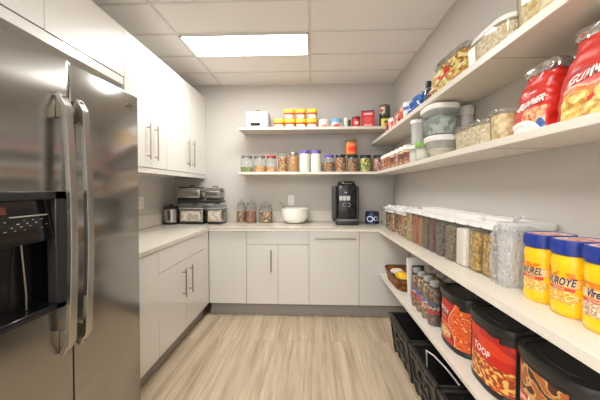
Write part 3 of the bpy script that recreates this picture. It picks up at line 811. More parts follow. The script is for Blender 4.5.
t = thing('food_canister', 'dark blue canister with white swirls in the far right counter corner', 'canister', (0.685, 3.36, CZ1))
finish(lathe(NB(), [(0.066, 0), (0.075, 0.006), (0.078, 0.11), (0.07, 0.125)], 28), 'body', plain((38, 48, 86), 0.25), t)
finish(lathe(NB(), [(0.072, 0.118), (0.075, 0.124), (0.073, 0.138), (0.05, 0.145)], 28), 'lid', plain((30, 34, 52), 0.25), t)
wraplabel(t, 0.0785, 0.02, 0.1, 180, 330, lambda u, v: srgb(205, 212, 225) if abs(((u - 0.4) / 0.2) ** 2 + ((v - 0.5) / 0.42) ** 2 - 0.7) < 0.28 or abs(((u - 0.72) / 0.13) ** 2 + ((v - 0.55) / 0.3) ** 2 - 0.7) < 0.3 else None)
jar('glass_jar', (0.80, 3.24, CZ1), 0.038, 0.215, None, 0, GLASS, 'slender empty glass jar in the right counter corner', shoulder=0.08, neck=0.9)

# ------------------------------------------------------------------ steel cookers in the left corner
CB = pbr('cooker_black', srgb(34, 33, 34), 0.3, coat=0.3, mottle=0.05)
def cooker(name, loc, wx, dy, h, lb, rot=0.0, lid='glass', win=True):
    t = thing(name, lb, 'slow cooker', loc, 'stainless slow cookers in the corner', rot)
    finish(box(NB(), -wx / 2 + 0.008, wx / 2 - 0.008, -dy / 2 + 0.008, dy / 2 - 0.008, 0, 0.026, 0.006, 2), 'base', CB, t)
    bd_ = finish(box(NB(), -wx / 2, wx / 2, -dy / 2, dy / 2, 0.026, h * 0.80, 0.016, 3), 'body', STEEL2, t)
    if win:
        def wc(u, v):
            n = nz(u * 3.2, v * 1.6, wx * 40)
            return srgb(170, 162, 150) if n > 0.2 else (srgb(205, 198, 186) if n > -0.25 else srgb(186, 168, 142))
        decal('front_plate', bd_, lambda u, v: (-wx * 0.40 + wx * 0.8 * u, -dy / 2 - 0.0012, 0.045 + (h * 0.8 - 0.07) * v), 30, 12, wc, mat=printed('plate_print', 0.2))
    b = NB()
    for s in (-1, 1): tube(b, [(s * wx / 2, -0.035, h * 0.66), (s * (wx / 2 + 0.006), -0.028, h * 0.66), (s * (wx / 2 + 0.006), 0.028, h * 0.66), (s * wx / 2, 0.035, h * 0.66)], 0.006, 8)
    finish(b, 'carry_handles', CB, t)
    finish(box(NB(), -wx / 2 - 0.004, wx / 2 + 0.004, -dy / 2 - 0.004, dy / 2 + 0.004, h * 0.80, h * 0.85, 0.004, 2), 'rim', STEEL2 if lid == 'steel' else GREYLID, t)
    b = box(NB(), -wx / 2 + 0.008, wx / 2 - 0.008, -dy / 2 + 0.008, dy / 2 - 0.008, h * 0.85, h * 0.97, 0.012, 3)
    lo = finish(b, 'lid', CB if lid == 'black' else (STEEL2 if lid == 'steel' else GLASS), t)
    b = NB(); tube(b, [(-0.03, 0, h * 0.965), (-0.02, 0, h * 0.965 + 0.018), (0.02, 0, h * 0.965 + 0.018), (0.03, 0, h * 0.965)], 0.006, 8); finish(b, 'lid_knob', CB, lo)
    return t
t = jar('kettle', (-1.585, 3.24, CZ1), 0.082, 0.20, None, 0, None, 'small round steel warmer at the left end of the cooker group', 'warmer', wall=STEEL2, shoulder=0.05, neck=0.95)
t.name = 'round_warmer'
finish(lathe(NB(), [(0.086, 0.0), (0.088, 0.004), (0.088, 0.026), (0.084, 0.028)], 28), 'base', CB, t)
lo = finish(lathe(NB(), [(0.084, 0.170), (0.084, 0.182), (0.07, 0.198), (0.02, 0.204)], 28), 'lid', CB, t)
finish(lathe(NB(), [(0.016, 0.200), (0.022, 0.214), (0.016, 0.222)], 16), 'knob', CB, lo)
wk = finish(box(NB(), 0.0, 0.02, -0.094, -0.08, 0.05, 0.16, 0.003, 1), 'grip', CB, t)
cooker('slow_cooker', (-1.345, 3.325, CZ1), 0.270, 0.25, 0.215, 'wide stainless slow cooker on the counter, lower left of the stack', lid='glass')
cooker('slow_cooker', (-1.083, 3.325, CZ1), 0.165, 0.25, 0.215, 'narrow stainless slow cooker on the counter, lower right of the stack', lid='glass')
t = thing('serving_tray', 'long black tray between the lower and upper slow cookers', 'tray', (-1.255, 3.325, CZ1 + 0.2315))
finish(box(NB(), -0.255, 0.235, -0.12, 0.12, 0, 0.035, 0.010, 3, taper=0.05), 'tray_body', CB, t)
cooker('slow_cooker', (-1.38, 3.325, CZ1 + 0.2675), 0.265, 0.22, 0.155, 'stainless slow cooker with a black lid, upper left of the stack', lid='black', win=False)
cooker('slow_cooker', (-1.11, 3.325, CZ1 + 0.2675), 0.17, 0.20, 0.145, 'small square stainless slow cooker, upper right of the stack', lid='steel', win=False)

# ------------------------------------------------------------------ right wall, upper shelf
def carton(loc, wx, dy, h, base, spots, lb, name='food_carton', seed=0.0, cat='box', group=None):
    t = thing(name, lb, cat, loc, group)
    finish(box(NB(), -wx / 2, wx / 2, -dy / 2, dy / 2, 0, h, 0.002, 1), 'carton', plain(base), t)
    def pc(u, v):
        for k, s in enumerate(spots):
            if nz(u * 4 + k * 9 + seed, v * 4 - seed, k * 3.3) > 0.12: return srgb(*s)
        return srgb(*base)
    decal('side_print', t, lambda u, v: (-wx / 2 - 0.0006, dy / 2 - dy * u, 0.002 + (h - 0.004) * v), 20, 20, pc)
    decal('end_print', t, lambda u, v: (-wx / 2 + wx * u, -dy / 2 - 0.0006, 0.002 + (h - 0.004) * v), 20, 20, pc)
    return t
GS = 'small packets at the far end of the upper right shelf'
carton((0.77, 2.93, R1), 0.08, 0.07, 0.10, (150, 40, 40), [(230, 120, 90)], 'small dark red carton nearest the stacked green jars', seed=1, group=GS)
tub((0.77, 2.845, R1), 0.042, 0.115, (228, 222, 220), (226, 190, 190), 'small white and pink tub next to the dark red carton', (srgb(220, 150, 150), srgb(200, 60, 70), srgb(170, 90, 90)), seed=2, group=GS)
tub((0.77, 2.75, R1), 0.042, 0.10, (234, 230, 226), (214, 120, 90), 'small orange tub with a white lid on the upper right shelf', (srgb(200, 90, 60), srgb(240, 200, 160), srgb(150, 60, 50)), seed=3, group=GS)
carton((0.77, 2.655, R1), 0.08, 0.08, 0.09, (196, 112, 80), [(240, 215, 190), (150, 60, 45)], 'terracotta-coloured carton in the row of small packets', seed=4, group=GS)
carton((0.77, 2.565, R1), 0.08, 0.075, 0.105, (222, 160, 130), [(180, 60, 50), (245, 235, 225)], 'peach carton with red spots in the row of small packets', seed=6, group=GS)
tub((0.77, 2.47, R1), 0.043, 0.115, (222, 150, 110), (186, 74, 52), 'brick-red tub with an orange lid near the blue bag', (srgb(190, 80, 60), srgb(235, 190, 150), srgb(120, 50, 40)), seed=7, group=GS)
tub((0.765, 2.365, R1), 0.045, 0.125, (235, 235, 235), (236, 232, 228), 'white tub with a blue band right beside the blue bag', (srgb(60, 120, 190), srgb(70, 130, 200), srgb(200, 90, 70)), seed=8, group=GS)

def bag(name, loc, wx, dy, h, mat, label, cat='bag', top=None, seed=0.0, pinch=0.35, rough_amp=0.012, lean=0.0, rot=0.0, topname='folded_top'):
    """Filled bag: rounded base, bulging belly, gathered top with a folded strip."""
    t = thing(name, label, cat, loc, None, rot)
    nu, nv = 72, 34
    def S(a, v, off=0.0):
        k = 1.0 - pinch * (max(0, v - 0.15) / 0.85) ** 1.35
        ky = 1.0 - pinch * 0.62 * (max(0, v - 0.12) / 0.88) ** 1.3
        bul = 1.0 + 0.02 * sin(pi * min(1, v * 1.2))
        base = 1 - 0.10 * max(0, 0.05 - v) / 0.05
        ex = 4.2
        c, s = cos(a), sin(a)
        x = math.copysign(abs(c) ** (2 / ex), c) * wx / 2 * k * bul * base
        y = math.copysign(abs(s) ** (2 / ex), s) * dy / 2 * ky * bul * base
        d = rough_amp * (nz(x * 14 + seed, y * 14, v * 5 + seed) + 0.7 * nz(x * 34 + seed, y * 34 + v * 9, v * 11)) * min(1, v * 8)
        n = Vector((c, s, 0))
        p = Vector((x + lean * v * v, y, h * v)) + n * (d + off)
        return p
    b = NB()
    rows = [[b.verts.new(S(2 * pi * i / nu, j / nv)) for i in range(nu)] for j in range(nv + 1)]
    for r0, r1 in zip(rows, rows[1:]):
        for i in range(nu): b.faces.new((r0[i], r0[(i + 1) % nu], r1[(i + 1) % nu], r1[i]))
    b.faces.new(list(reversed(rows[0]))); b.faces.new(rows[-1])
    finish(b, 'bag_body', mat, t, angle=180)
    if top:
        b = NB()
        pts = []
        rows = []
        kx, ky = wx / 2 * (1 - pinch), dy / 2 * (1 - pinch * 0.5)
        # crumpled folded collar
        for j in range(9):
            s = j / 8; r = []
            for i in range(60):
                a = 2 * pi * i / 60
                q = S(a, 1.0)
                fl = 1.04 + 0.30 * sin(pi * s) - 0.35 * s
                z = h - 0.004 + 0.045 * s + 0.010 * nz(i * 0.35, s * 3, seed)
                r.append(b.verts.new((lean + (q.x - lean) * fl + 0.012 * nz(i * 0.5, s * 4, seed + 5), q.y * (0.55 + 0.45 * fl) + 0.010 * nz(i * 0.4, s * 4, seed + 9), z)))
            rows.append(r)
        for r0, r1 in zip(rows, rows[1:]):
            for i in range(60): b.faces.new((r0[i], r0[(i + 1) % 60], r1[(i + 1) % 60], r1[i]))
        b.faces.new(list(reversed(rows[0]))); b.faces.new(rows[-1])
        finish(b, topname, top, t, angle=50)
    return t, S

def side_map(S, a0, a1, off, sx=0.083, sy=0.105):
    am = arcmap(sx, sy, 4.2, a0, a1)
    return lambda u, v: tuple(S(am(u), v, off))

SILVER = pbr('silver_foil', srgb(205, 203, 199), 0.2, metal=0.8, mottle=0.15, mscale=25)
BLUEBAG = pbr('blue_bag', srgb(22, 104, 186), 0.25, coat=0.4, mottle=0.1, mscale=20)
t, S = bag('snack_bag', (0.79, 2.165, R1), 0.13, 0.26, 0.125, BLUEBAG, 'shiny bright blue bag lying on the upper right shelf', seed=3, pinch=0.6, rough_amp=0.02)
decal('bag_print', t, side_map(S, 235, 130, 0.0012), 50, 24, lambda u, v: (srgb(225, 235, 245) if nz(u * 5, v * 3.5, 4) > 0.28 else (srgb(14, 60, 150) if nz(u * 6, v * 4, 9) > 0.22 else None)), v=(0.12, 0.93))
t = jar('bottle', (0.765, 1.975, R1), 0.028, 0.15, plain((22, 32, 62), 0.2), 0.92, plain((34, 34, 44)), 'small dark blue bottle between the blue bag and the snack bag', 'bottle', neck=0.55, shoulder=0.35, lidh=0.025)

SNACK = grains('snack_mix_bag', [srgb(222, 190, 110), srgb(196, 140, 70), srgb(235, 222, 160), srgb(150, 100, 55), srgb(214, 200, 120)], 55, 0.5, 0.35, dark=0.35)
t, S = bag('snack_mix_bag', (0.835, 1.715, R1), 0.20, 0.43, 0.17, SNACK, 'large clear bag of snack mix with a red splash and grey folded top', top=pbr('grey_film', srgb(150, 146, 138), 0.25, coat=0.4, mottle=0.2, mscale=30), seed=11, pinch=0.30, rough_amp=0.018)
def sm(u, v):
    if blot(u, v, 0.52, 0.62, 0.15, 0.2, 3, 1.0): return srgb(222, 50, 30)
    if abs(v - 0.25 - 0.55 * (u - 0.1)) < 0.045 and u < 0.55: return srgb(232, 222, 195)
    if abs(v - 0.12 - 0.6 * (u - 0.1)) < 0.028 and u < 0.6: return srgb(150, 60, 70)
    if v > 0.72 and u < 0.36: return srgb(206, 190, 120) if nz(u * 12, v * 9, 2) > 0 else srgb(222, 212, 160)
    return None
decal('bag_print', t, side_map(S, 250, 110, 0.0014), 80, 44, lambda u, v: sm(1 - u, v), v=(0.03, 0.97))

def food_box(name, loc, wx, dy, h, cont, fill, lb, lid=WHITE, wall=PLAST, lidh=0.016, group=None, cat='container', taper=0.05, over=0.006, ex=7.0):
    t = thing(name, lb, cat, loc, group)
    r = 1.0
    hw, hd = wx / 2, dy / 2
    k0 = 1 - taper
    finish(lathe(NB(), [(k0 * 0.96, 0), (k0, 0.005), (1.0, h - lidh)], 40, hw, hd, ex, cap1=False), 'body', wall, t)
    if cont:
        zf = (h - lidh) * fill; kf = k0 + taper * fill
        ix, iy = hw - 0.003, hd - 0.003
        b = NB(); lathe(b, [(k0 * 0.95, 0.003), (k0 * 0.985, 0.008), (kf * 0.985, zf), (0.9, zf + 0.003), (0.5, zf + 0.006)], 40, ix, iy, ex); finish(b, 'contents', cont, t)
    if lid:
        finish(lathe(NB(), [(1.0, h - lidh - 0.006), (1.0, h - 0.004), (0.985, h), (0.93, h), (0.915, h - 0.004), (0.5, h - 0.004)], 40, hw + over, hd + over, ex), 'lid', lid, t)
    return t
oats = grains('oat_flakes', [srgb(240, 226, 190), srgb(248, 238, 210), srgb(222, 202, 160)], 75, 0.6, dark=0.3)
pastashell = grains('shell_pasta', [srgb(244, 224, 168), srgb(248, 234, 188), srgb(228, 198, 132)], 48, 0.9, dark=0.4)
t = food_box('food_container', (0.85, 1.325, R1), 0.205, 0.29, 0.135, oats, 0.88, 'clear tub of flaked food with white lid next to the snack mix bag', lidh=0.013, over=0.003, ex=4.0)
decal('label', t, lambda u, v: (-0.1005 + 0.005 * (1 - v), 0.13 - 0.06 * u, 0.015 + 0.09 * v), 6, 6, lambda u, v: srgb(244, 242, 238))
food_box('food_container', (0.85, 1.03, R1), 0.205, 0.27, 0.165, pastashell, 0.9, 'clear tub heaped with pale pasta on the upper right shelf, nearest the camera', lidh=0.013, over=0.003, ex=4.0)

# ------------------------------------------------------------------ right wall, lower shelf
GR = 'white-lidded jars in the far corner of the lower right shelf'
lab = ['against the far corner', 'second from the far corner', 'third from the far corner', 'fourth from the far corner', 'fifth from the far corner', 'sixth from the far corner', 'nearest the milky tubs']
conts = [pinkmix, redmix, mixnut, redmix, pinkmix, mixnut, redmix]
for i in range(7):
    y = 3.10 - 0.125 * i
    t = jar('spice_jar', (0.775, y, R2), 0.055, 0.15, conts[i], 0.93, WHITE, 'white-lidded jar of reddish spice mix, %s' % lab[i], group=GR, ex=3.2, shoulder=0.06, neck=0.93, wall=PLAST, lidh=0.024)
    if i in (3, 5, 6):
        cc = [(120, 70, 60), (214, 100, 64), (96, 70, 70)][i % 3]
        wraplabel(t, 0.0556, 0.055, 0.11, 160, 280, lambda u, v, cc=cc: srgb(*cc) if v < 0.7 else srgb(220, 190, 150), ex=3.2)
    if i < 6:
        jar('spice_jar', (0.905, y - 0.03, R2), 0.052, 0.185, conts[(i + 2) % 7], 0.9, WHITE, 'white-lidded jar in the rear row, %s' % lab[i], group='rear row of white-lidded jars on the lower right shelf', ex=3.2, shoulder=0.06, neck=0.93, wall=PLAST, lidh=0.024)
creamy = grains('pale_noodles', [srgb(232, 226, 200), srgb(240, 236, 216), srgb(214, 206, 176)], 60, 0.5, dark=0.2)
t = jar('food_tub', (0.795, 2.195, R2), 0.075, 0.125, creamy, 0.7, plain((228, 232, 214)), 'milky tub with pale lid holding cream noodles below the tall milky tub', 'tub', wall=HAZY, neck=1.0, shoulder=0.03, lidr=0.079)
t = jar('food_tub', (0.795, 2.195, R2 + 0.1255), 0.062, 0.185, plain((196, 200, 196)), 0.6, WHITE, 'tall milky tub with white lid stacked on the noodle tub', 'tub', wall=HAZY, neck=1.08, shoulder=0.6, lidr=0.07)
t = jar('food_tub', (0.76, 2.03, R2), 0.052, 0.125, creamy, 0.8, plain((120, 158, 70)), 'small tub with a green lid beside the clear bowl', 'tub', wall=HAZY, neck=1.0, shoulder=0.03, lidr=0.056, lidh=0.03)
# bowl with white lid and the big clear bin on top of it
t = thing('lidded_bowl', 'clear bowl with a thick white lid on the lower right shelf', 'bowl', (0.805, 1.862, R2))
finish(lathe(NB(), [(0.055, 0), (0.062, 0.004), (0.095, 0.10)], 32, 0.95, 1.08, 2.4, cap1=False), 'body', HAZY, t)
finish(lathe(NB(), [(0.05, 0.003), (0.06, 0.007), (0.078, 0.05), (0.03, 0.056)], 32, 0.95, 1.08, 2.4), 'contents', oats, t)
finish(lathe(NB(), [(0.099, 0.096), (0.102, 0.1), (0.102, 0.126), (0.094, 0.131), (0.05, 0.131)], 32, 0.95, 1.08, 2.4), 'lid', WHITE, t)
t = thing('food_container', 'large clear tapered container with white lid stacked on the lidded bowl', 'container', (0.79, 1.865, R2 + 0.1315), None)
finish(lathe(NB(), [(0.086, 0), (0.09, 0.005), (0.105, 0.155)], 40, 0.85, 1.18, 3.0, cap1=False), 'body', clear('bin_plastic', (0.85, 0.88, 0.87), 0.12, (0.8, 0.84, 0.84)), t)
finish(lathe(NB(), [(0.082, 0.004), (0.086, 0.008), (0.095, 0.09), (0.06, 0.12), (0.02, 0.125)], 40, 0.85, 1.18, 3.0), 'contents', grains('bagged_greens', [srgb(150, 165, 150), srgb(186, 194, 190), srgb(132, 146, 146), srgb(205, 210, 206)], 28, 0.9, 0.3, dark=0.2), t)
finish(lathe(NB(), [(0.109, 0.148), (0.112, 0.152), (0.112, 0.176), (0.104, 0.182), (0.05, 0.182)], 40, 0.85, 1.18, 3.0), 'lid', WHITE, t)
t = thing('tumbler', 'upright grey-white plastic tumbler standing behind the oat tub', 'tumbler', (0.936, 1.825, R2))
finish(lathe(NB(), [(0.028, 0), (0.030, 0.004), (0.036, 0.255)], 26), 'body', plain((206, 204, 200)), t)
finish(lathe(NB(), [(0.041, 0.25), (0.043, 0.254), (0.043, 0.302), (0.038, 0.308)], 26), 'lid', plain((216, 214, 210)), t)
t = food_box('food_container', (0.85, 1.472, R2), 0.205, 0.325, 0.12, oats, 0.93, 'clear tub full of oat flakes on the lower right shelf', lid=PLAST, lidh=0.016, ex=4.5)
t = food_box('food_container', (0.85, 1.247, R2), 0.205, 0.10, 0.13, pastashell, 0.93, 'clear tub of small pasta squeezed beside the left red bag', lid=PLAST, lidh=0.014, ex=4.5)

REDBAG = pbr('red_bag', srgb(196, 42, 32), 0.34, coat=0.25, mottle=0.08, mscale=18, coat_rough=0.15)
def pal_chips(u, v, s):
    n = nz(u * 9 + s, v * 14, s)
    return srgb(236, 206, 120) if n > 0.12 else (srgb(222, 178, 86) if n > -0.18 else srgb(190, 140, 66))
t, S = bag('food_bag', (0.835, 1.083, R2), 0.16, 0.17, 0.215, REDBAG, 'red food bag with white bowl print and silver top beside the pasta tub', top=SILVER, seed=21, pinch=0.42, rough_amp=0.007, lean=0.015)
def b1(u, v):   # u runs far side -> near side across the face that looks into the aisle
    if v < 0.16 and u < 0.78:
        if ((u - 0.35) / 0.52) ** 2 + ((v + 0.02) / 0.17) ** 2 < 0.7: return srgb(240, 238, 232)
    if ((u - 0.35) / 0.58) ** 2 + ((v + 0.02) / 0.24) ** 2 < 1.0:
        return srgb(244, 242, 238) if ((u - 0.35) / 0.5) ** 2 + ((v + 0.02) / 0.20) ** 2 > 0.8 else srgb(226, 214, 190)
    if u > 0.80 and v < 0.24: return srgb(60, 98, 160) if blot(u, v, 0.9, 0.11, 0.1, 0.09, 1, 0.6) else srgb(214, 190, 160)
    if v < 0.40 and v > 0.10 and u > 0.34: return srgb(206, 110, 60) if nz(u * 12, v * 12, 3) > 0 else srgb(228, 172, 120)
    if abs(v - 0.455 - 0.11 * u) < 0.015: return srgb(222, 176, 150)
    return None
decal('bag_print', t, side_map(S, 158, 232, 0.0014), 80, 70, b1, v=(0.02, 0.98))
lettering('lettering', t, 'SUMMER', side_map(S, 158, 232, 0.0040), 0.50, 0.50, 0.17, 1.0, plain((244, 238, 230)), slant=0.35, stretch=1.3, bold=0.02, rise=0.12)
t, S = bag('food_bag', (0.84, 0.855, R2), 0.17, 0.235, 0.25, REDBAG, 'red food bag with yellow chips print and silver top at the near end', top=SILVER, seed=37, pinch=0.40, rough_amp=0.007, lean=0.015)
def b2(u, v):
    e = 0.30 + 0.10 * u + 0.03 * sin(u * 9)
    if v < e: return pal_chips(u, v, 5)
    if v < e + 0.05: return srgb(206, 120, 70)
    if v < e + 0.075: return srgb(226, 180, 150)
    if abs(v - e - 0.30 + 0.1 * u) < 0.012 and u < 0.8: return srgb(150, 20, 22)
    return None
decal('bag_print', t, side_map(S, 158, 240, 0.0014), 80, 70, b2, v=(0.02, 0.98))
lettering('lettering', t, 'GUMMERS', side_map(S, 158, 240, 0.0040), 0.48, 0.52, 0.15, 1.0, plain((244, 238, 230)), slant=0.35, stretch=1.15, bold=0.02, rise=0.10)

# ------------------------------------------------------------------ right counter: bins and canisters
GP = 'clear pasta bins at the far end of the right counter'
mixp = grains('bow_pasta', [srgb(214, 170, 110), srgb(236, 206, 150), srgb(160, 100, 60), srgb(200, 90, 60), srgb(120, 110, 60)], 52, 0.8)
mixd = grains('dark_pasta', [srgb(120, 84, 50), srgb(180, 140, 84), srgb(86, 60, 40), srgb(205, 180, 120)], 60, 0.8)
food_box('food_bin', (0.85, 2.985, CZ1), 0.19, 0.17, 0.195, mixd, 0.85, 'clear bin of dark mixed pasta by the slender empty jar', group=GP, lidh=0.02)
food_box('food_bin', (0.845, 2.80, CZ1), 0.20, 0.17, 0.20, mixp, 0.88, 'clear bin of colourful pasta, middle of the three under the white film', group=GP, lidh=0.02)
food_box('food_bin', (0.845, 2.50, CZ1), 0.20, 0.25, 0.205, mixp, 0.9, 'clear bin of bow pasta next to the narrow canisters', group=GP, lidh=0.02)
# crumpled plastic film over the bin lids
def crumple(b, x0, x1, y0, y1, z, amp, nx, ny, s, drop=0.0):
    g_ = [[None] * (ny + 1) for _ in range(nx + 1)]
    for i in range(nx + 1):
        for j in range(ny + 1):
            u, v = i / nx, j / ny
            ex_ = 0.012 * nz(u * 5, v * 7, s)
            zz = z + abs(amp * (nz(u * 6, v * 9, s) + 0.6 * nz(u * 14, v * 20, s + 3))) * (0.4 + sin(pi * u) * 0.6)
            if drop and u < 0.12: zz = z - drop * (1 - u / 0.12) * 0.3
            g_[i][j] = b.verts.new((x0 + (x1 - x0) * u + ex_, y0 + (y1 - y0) * v + ex_, zz))
    for i in range(nx):
        for j in range(ny): b.faces.new((g_[i][j], g_[i + 1][j], g_[i + 1][j + 1], g_[i][j + 1]))
t = thing('plastic_film', 'crumpled white plastic film lying over the pasta bins', 'plastic bag', (0.85, 2.72, CZ1 + 0.208))
b = NB(); crumple(b, -0.12, 0.10, -0.34, 0.34, 0.004, 0.045, 20, 60, 2.0, 0.03)
o = finish(b, 'film_sheet', pbr('white_film', srgb(236, 234, 232), 0.25, coat=0.3, mottle=0.05, mscale=20), t, angle=180)

GC = 'clear square canisters lined up along the right counter'
PEA = grains('can_pea', [srgb(206, 166, 78), srgb(226, 190, 104), srgb(178, 136, 56)], 75, 1.0)
canc = [
    (2.235, 2.36, 0.742, grains('can_pasta', [srgb(210, 180, 110), srgb(228, 204, 140), srgb(180, 146, 84)], 70), 'clear canister of small yellow pasta, farthest of the line'),
    (2.115, 2.225, 0.744, grains('can_lentil', [srgb(196, 110, 62), srgb(214, 130, 80), srgb(170, 86, 50)], 110), 'clear canister of orange lentils in the canister line'),
    (2.03, 2.105, 0.746, grains('can_amber', [srgb(176, 124, 66), srgb(196, 146, 84)], 110), 'slim clear canister of amber grain next to the orange lentils'),
    (1.93, 2.02, 0.748, grains('can_olive', [srgb(112, 96, 66), srgb(136, 118, 82), srgb(84, 70, 48)], 120), 'clear canister of olive-brown seeds between amber and maroon ones'),
    (1.838, 1.92, 0.750, grains('can_maroon', [srgb(120, 64, 50), srgb(146, 84, 64), srgb(92, 44, 36)], 110), 'clear canister of maroon beans in the canister line'),
    (1.72, 1.828, 0.752, grains('can_pepper', [srgb(104, 90, 72), srgb(140, 124, 98), srgb(70, 58, 46)], 130), 'clear canister of dark peppery grain next to the maroon beans'),
    (1.61, 1.71, 0.757, grains('can_wheat', [srgb(136, 118, 84), srgb(164, 144, 104), srgb(104, 88, 60)], 120), 'clear canister of olive lentils just left of the white flour'),
    (1.497, 1.60, 0.765, flour, 'clear canister of white flour in the canister line'),
    (1.395, 1.487, 0.775, PEA, 'clear canister of golden chickpeas right beside the white flour'),
    (1.296, 1.388, 0.783, PEA, 'clear canister of golden chickpeas beside the plastic-wrapped bin'),
]
for i, (ya, yb, xf, cm, lb) in enumerate(canc):
    dy = yb - ya
    fill = 0.84 if cm is flour else (0.82 if i >= 8 else 0.86)
    food_box('canister', (xf + 0.05, (ya + yb) / 2, CZ1), 0.10, dy - 0.004, 0.236, cm, fill, lb, lid=WHITE, lidh=0.015, group=GC, cat='canister', taper=0.0, over=0.001, ex=9.0)
GB = 'deep white-lidded bins behind the canister line'
for i, (ya, yb) in enumerate(((1.30, 1.56), (1.57, 1.83), (1.84, 2.10), (2.11, 2.36))):
    cx0 = 0.893 if i == 0 else 0.868
    food_box('food_bin', ((cx0 + 0.972) / 2, (ya + yb) / 2, CZ1), 0.972 - cx0, yb - ya - 0.006, 0.255, [mixd, mixp, mixd, mixp][i], 0.8,
             'white-lidded bin against the right wall behind the %s' % ['golden chickpeas', 'white flour and olive lentils', 'maroon beans', 'yellow pasta'][i], lid=WHITE, group=GB, lidh=0.02, taper=0.0, over=0.002)

# big bin wrapped in plastic
t = thing('storage_bin', 'milky storage bin wrapped in crumpled clear plastic beside the yellow jars', 'bin', (0.878, 1.238, CZ1))
finish(lathe(NB(), [(0.95, 0), (0.97, 0.006), (1.0, 0.235)], 40, 0.094, 0.046, 7, cap1=False), 'body', clear('milky_bin', (0.9, 0.9, 0.9), 0.45, (0.88, 0.88, 0.88), 0.2), t)
finish(lathe(NB(), [(0.93, 0.006), (0.95, 0.01), (0.96, 0.19), (0.5, 0.2)], 40, 0.090, 0.042, 7), 'contents', plain((205, 202, 198), 0.6), t)
finish(lathe(NB(), [(1.0, 0.23), (1.02, 0.236), (1.02, 0.252), (1.0, 0.257), (0.9, 0.257)], 40, 0.096, 0.048, 7), 'lid', plain((205, 203, 200)), t)
# the wrapping: a closed crumpled skin hugging the aisle end of the bin
b = NB()
nu, nv = 90, 36
rows = []
for j in range(nv + 1):
    v = j / nv; r = []
    for i in range(nu):
        a = 2 * pi * i / nu
        c, s = cos(a), sin(a)
        x = math.copysign(abs(c) ** (2 / 6), c) * 0.066; y = math.copysign(abs(s) ** (2 / 6), s) * 0.052
        d = 0.005 + 0.014 * abs(nz(i * 0.16, v * 5 + i * 0.05, 3)) + 0.010 * abs(nz(i * 0.5, v * 13, 8))
        bell = 1 + 0.14 * sin(pi * min(1, v * 1.1)) * (0.6 + 0.4 * nz(i * 0.1, v * 2, 5))
        top = 1 - 0.25 * max(0, v - 0.8) / 0.2
        r.append(b.verts.new((-0.040 + (x * bell * top + c * d), y * 0.99 * top + s * min(d, 0.006) * 0.9 - 0.004, 0.002 + 0.250 * v + 0.006 * nz(i * 0.3, v * 5, 1) * min(1, v * 5))))
    rows.append(r)
for r0, r1 in zip(rows, rows[1:]):
    for i in range(nu): b.faces.new((r0[i], r0[(i + 1) % nu], r1[(i + 1) % nu], r1[i]))
finish(b, 'plastic_wrap', FILM, t, angle=12)
b = NB(); 
for k in range(5):
    a = -0.5 + k * 0.28
    tube(b, [(-0.05, -0.01, 0.262), (-0.05 + 0.022 * sin(a), -0.018, 0.275), (-0.045 + 0.05 * sin(a), -0.02, 0.285 + 0.006 * (k % 2))], [0.008, 0.006, 0.0015], 6)
finish(b, 'knotted_end', FILM, t)

